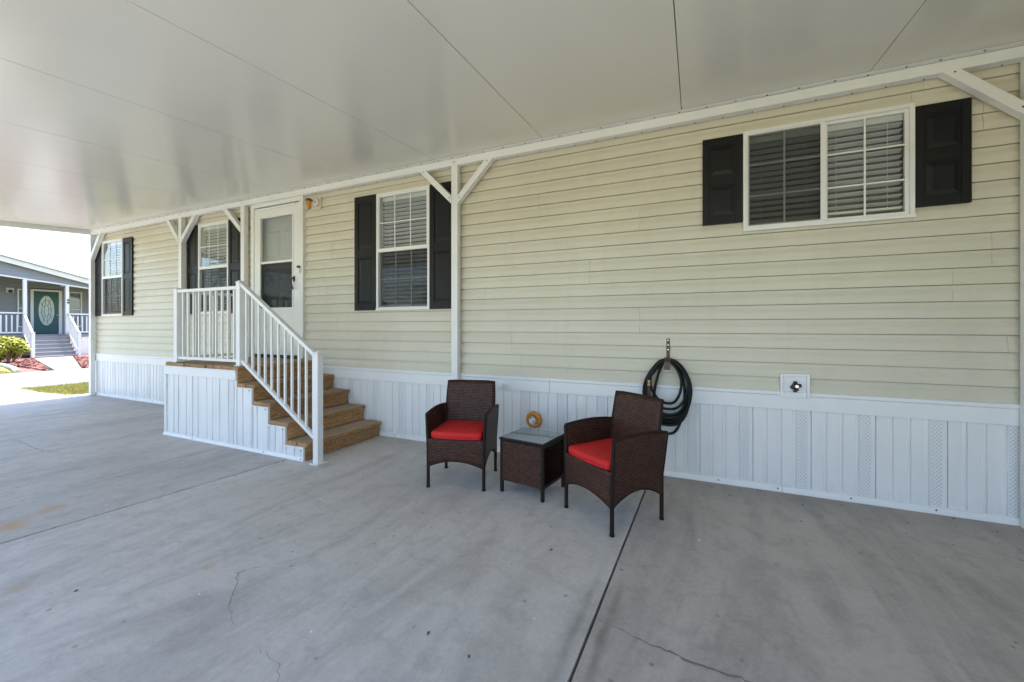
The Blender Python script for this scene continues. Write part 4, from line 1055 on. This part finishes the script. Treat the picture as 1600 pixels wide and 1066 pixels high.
# door with an oval light
b = MB(); b.box(XW-.02, XW+.05, 4.50, 4.60, PF, 3.08); b.box(XW-.02, XW+.05, 5.45, 5.56, PF, 3.08); b.box(XW-.02, XW+.05, 4.60, 5.45, 3.0, 3.08); b.build('door_frame', M['nbtrim'], nh)
b = MB(); b.box(XW-.03, XW+.02, 4.602, 5.448, PF+.02, 2.998); nd = b.build('front_door', M['teal'], nh)
def oval(ry, rz2, x, n=40): return [(x, 5.03+ry*math.cos(2*math.pi*k/n), 2.06+rz2*math.sin(2*math.pi*k/n)) for k in range(n)]
b = MB(); o1 = oval(0.245, 0.70, XW+.0225); o2_ = oval(0.245, 0.70, XW+.032); n = 40
b.add(o1+o2_, [tuple(range(n, 2*n)), tuple(range(n-1, -1, -1))]+[(k, (k+1) % n, n+(k+1) % n, n+k) for k in range(n)]); b.build('oval_glass', M['leaded'], nd)
b = MB(); b.tube(oval(0.25, 0.71, XW+.03), 0.018, 6, closed=True); b.build('oval_moulding', M['nbtrim'], nd)
b = MB(); b.tube(oval(0.16, 0.52, XW+.036), 0.008, 5, closed=True); b.tube(oval(0.08, 0.28, XW+.036), 0.008, 5, closed=True)
for k in range(8):
    q = 2*math.pi*k/8+.2; b.tube([(XW+.036, 5.03+.08*math.cos(q), 2.06+.28*math.sin(q)), (XW+.036, 5.03+.235*math.cos(q), 2.06+.68*math.sin(q))], 0.006, 5)
b.build('leading', M['darkmetal'], nd)
b = MB(); b.lathe([(0.025, .02), (0.03, .05), (0.015, .06)], (XW, 5.40, 1.85), 'X', 10); b.build('door_knob', M['brass'], nd)
for (a, c) in ((4.09, 4.40), (5.80, 6.30)):
    b = MB(); b.box(XW-.02, XW+.04, a, a+.05, 1.25, 3.05); b.box(XW-.02, XW+.04, c-.05, c, 1.25, 3.05); b.box(XW-.02, XW+.04, a+.05, c-.05, 1.25, 1.30); b.box(XW-.02, XW+.04, a+.05, c-.05, 3.0, 3.05); b.box(XW-.02, XW+.035, a+.05, c-.05, 2.13, 2.17)
    o = b.build('window', M['nbtrim'], nh)
    b = MB(); b.box(XW-.01, XW-.005, a+.05, c-.05, 1.30, 3.0); b.build('pane', M['glass'], o)
b = MB(); b.box(XW+.023, XW+.05, 3.74, 3.98, 2.86, 3.08); b.build('light_plate', M['nbtrim'], nh); b = MB(); b.lathe([(0.05, 0.05), (0.07, .10), (0.07, .16), (0.03, .2)], (XW, 3.86, 2.92), 'X', 12); b.build('porch_light', M['darkmetal'], nh)

# ------------------------------------------------------------------ beds, lawn strips, path, shrub
def sheet(name, poly, z, mat, **kw):
    b = MB(); b.prism(poly, lambda a, c, d: (a, c, d), z-0.1, z); o = b.build(name, mat); return tag(o, **kw)
sheet('path', [(-25.1, 3.45), (-24.9, 4.55), (-17.43, 2.25), (-17.43, 1.70)], -0.025, M['concrete'], kind='structure')
sheet('mulch_bed', [(-26.4, 1.2), (-26.4, 3.45), (-25.1, 3.43), (-17.6, 1.60), (-17.9, 1.10), (-21.5, 1.75), (-24.0, 1.0)], -0.05, M['mulch'], kind='structure')
sheet('mulch_bed', [(-24.9, 4.58), (-26.4, 4.9), (-26.4, 8.0), (-22.0, 4.8), (-17.6, 2.75), (-17.45, 2.32)], -0.05, M['mulch'], kind='structure')
b = MB(); rnd = random.Random(8)
def chips(poly_fn, n):
    for i in range(n):
        x, y = poly_fn(); a = rnd.uniform(0, 6.28); l = rnd.uniform(.04, .10); w = l*rnd.uniform(.3, .6); h = rnd.uniform(.02, .06)
        c, s = math.cos(a), math.sin(a); z = -0.05
        b.add([(x-c*l, y-s*l, z+h*rnd.random()), (x+s*w, y-c*w, z+h*.4), (x+c*l, y+s*l, z+h*rnd.random()), (x-s*w, y+c*w, z+h)], [(0,1,2,3)])
def tri(a, b_, c_):
    u, v = rnd.random(), rnd.random()
    if u+v > 1: u, v = 1-u, 1-v
    return (a[0]+u*(b_[0]-a[0])+v*(c_[0]-a[0]), a[1]+u*(b_[1]-a[1])+v*(c_[1]-a[1]))
chips(lambda: tri((-25.1, 3.43), (-17.6, 1.6), (-21.5, 1.8)), 2600); chips(lambda: tri((-26.3, 3.4), (-26.3, 1.6), (-21.5, 1.9)), 900)
chips(lambda: tri((-24.9, 4.6), (-17.5, 2.35), (-22, 4.7)), 2600)
tag(b.build('mulch_chips', M['mulch']), 'red bark mulch beside the grey house path', 'mulch', kind='stuff')
b = MB(); b.tube([(-17.62, 2.78, -.03), (-19.0, 3.4, -.03), (-20.5, 4.1, -.03), (-22.0, 4.85, -.03), (-24, 6.4, -.03)], 0.07, 8); b.build('bed_edging', M['edging'])
tag(bpy.data.objects['bed_edging'], 'pale stone edging along the right mulch bed', 'edging')
b = MB(); b.tube([(-17.85, 1.05, -.03), (-19.5, 1.42, -.03), (-21.5, 1.70, -.03), (-23.0, 1.25, -.03), (-24.0, .9, -.03)], 0.07, 8); o = b.build('bed_edging', M['edging'])
tag(o, 'pale stone edging in front of the yellow green shrub', 'edging')
sheet('lawn_strip', [(-12.76, -0.215), (-11.7, -0.325), (-10.63, -0.11), (-10.63, 3.0), (-12.76, 3.0)], -0.03, M['grass'], kind='structure')
sheet('lawn_strip', [(-17.41, -6), (-17.41, 1.05), (-17.9, 1.02), (-21.5, 1.66), (-24.0, .85), (-26, .85), (-26, -6)], -0.055, M['grass'], kind='structure')
sheet('lawn_strip', [(-17.41, 2.85), (-22.1, 4.95), (-26.3, 8.1), (-26.3, 14), (-17.41, 14)], -0.055, M['grass'], kind='structure')
def grass(name, label, fn, n, h, z):
    b = MB()
    for i in range(n):
        x, y = fn(); a = rnd.uniform(0, 6.28); w = rnd.uniform(.003, .007); hh = h*rnd.uniform(.5, 1.3); lx, ly = rnd.uniform(-.5, .5)*hh, rnd.uniform(-.5, .5)*hh
        c, s = math.cos(a)*w, math.sin(a)*w
        b.add([(x-c, y-s, z), (x+c, y+s, z), (x+lx, y+ly, z+hh)], [(0,1,2)])
    return tag(b.build(name, M['blade'], recalc=False), label, 'grass', kind='stuff')
grass('grass_blades', 'short grass strip beside the carport corner', lambda: (rnd.uniform(-12.75, -10.66), rnd.uniform(-0.28, 1.6)) if rnd.random() < .9 else (rnd.uniform(-12.7, -11.2), rnd.uniform(-.3, -.2)), 26000, 0.055, -0.03)
grass('grass_blades', 'short lawn in front of the grey house', lambda: (rnd.uniform(-21.5, -17.45), rnd.uniform(-1.0, 1.0)), 12000, 0.06, -0.055)

def leaf_cloud(b, cx, cy_, cz, rx, ry, rz2, n, size, rndm, flat=0.0):
    lumps = [(rndm.uniform(-.6, .6), rndm.uniform(-.6, .6), rndm.uniform(-.5, .7), rndm.uniform(.35, .6)) for _ in range(16)]
    for i in range(n):
        lu = rndm.choice(lumps); d = Vector((rndm.gauss(0, 1), rndm.gauss(0, 1), rndm.gauss(0, 1))).normalized()*lu[3]*rndm.uniform(.6, 1.0)
        p = Vector((cx+(lu[0]+d.x)*rx, cy_+(lu[1]+d.y)*ry, max(cz-rz2*.95, cz+(lu[2]+d.z)*rz2)))
        nrm = (d + Vector((rndm.uniform(-.6, .6), rndm.uniform(-.6, .6), rndm.uniform(0, .9)))).normalized(); t = nrm.orthogonal().normalized()
        t.rotate(Quaternion(nrm, rndm.uniform(0, 6.28))); u = nrm.cross(t); l = size*rndm.uniform(.6, 1.3); w = l*.45
        b.add([p-t*l*.5, p+u*w*.5, p+t*l*.5, p-u*w*.5], [(0,1,2,3)])
sr = random.Random(4)
sh_ = thing('shrub', 'rounded yellow green shrub beside the porch steps', 'shrub', (-22.6, 2.10, -0.05))
b = MB(); leaf_cloud(b, -22.6, 2.10, 0.41, 0.62, .56, .47, 11000, .085, sr); b.build('foliage', M['shrub'], sh_, recalc=False)
b = MB()
for k in range(7):
    q = sr.uniform(0, 6.28); b.tube([(-22.6+.08*math.cos(q), 2.10+.08*math.sin(q), -.06), (-22.6+.3*math.cos(q), 2.10+.3*math.sin(q), .25), (-22.6+.45*math.cos(q), 2.10+.45*math.sin(q), .5)], [.02, .014, .006], 6)
b.build('stem', M['bark'], sh_)

# palms behind the camera: the window glass mirrors them
def palm(label, x, y, h, rs):
    r_ = random.Random(rs); t = thing('palm_tree', label, 'palm tree', (x, y, -0.16), 0, 'palms on the open side of the carport')
    b = MB(); pts = []; rr = []
    for k in range(13):
        f = k/12; pts.append((x+.25*math.sin(f*1.4), y+.1*f, -.2+h*f)); rr.append(.17-.05*f+(.012 if k % 2 else 0))
    b.tube(pts, rr, 10); b.build('trunk', M['bark'], t, smooth=True)
    top = Vector(pts[-1])
    for k in range(22):
        az = 2*math.pi*k/22*2.4+r_.uniform(-.2, .2); up = r_.uniform(-.25, 1.0); L = r_.uniform(1.5, 2.1); P = []
        for s in range(9):
            f = s/8; P.append(top + Vector((math.cos(az)*L*f, math.sin(az)*L*f, up*L*f*.8 - 1.25*f*f*L*.62)))
        b = MB(); b.tube(P, [.018*(1-.8*s/8) for s in range(9)], 5)
        for s in range(1, 25):
            f = s/25; i0 = min(7, int(f*8)); p = P[i0].lerp(P[i0+1], f*8-i0); d = (P[i0+1]-P[i0]).normalized(); sd = d.cross(Vector((0, 0, 1))).normalized()
            ll = .5*math.sin(math.pi*(.12+.85*f))
            for sg in (-1, 1):
                e = p + sd*sg*ll*.9 + d*ll*.45 - Vector((0, 0, ll*.35)); b.add([p-d*.018, p+d*.018, e], [(0,1,2)])
        b.build('frond', M['palm'], t, recalc=False)
palm('tall palm nearest the carport on its open side', -9.0, -12.5, 4.2, 1)
palm('palm beyond the driveway toward the road', -21.5, -10.0, 4.6, 2)
palm('short palm toward the far side yard', -13.5, -15.5, 3.4, 3)
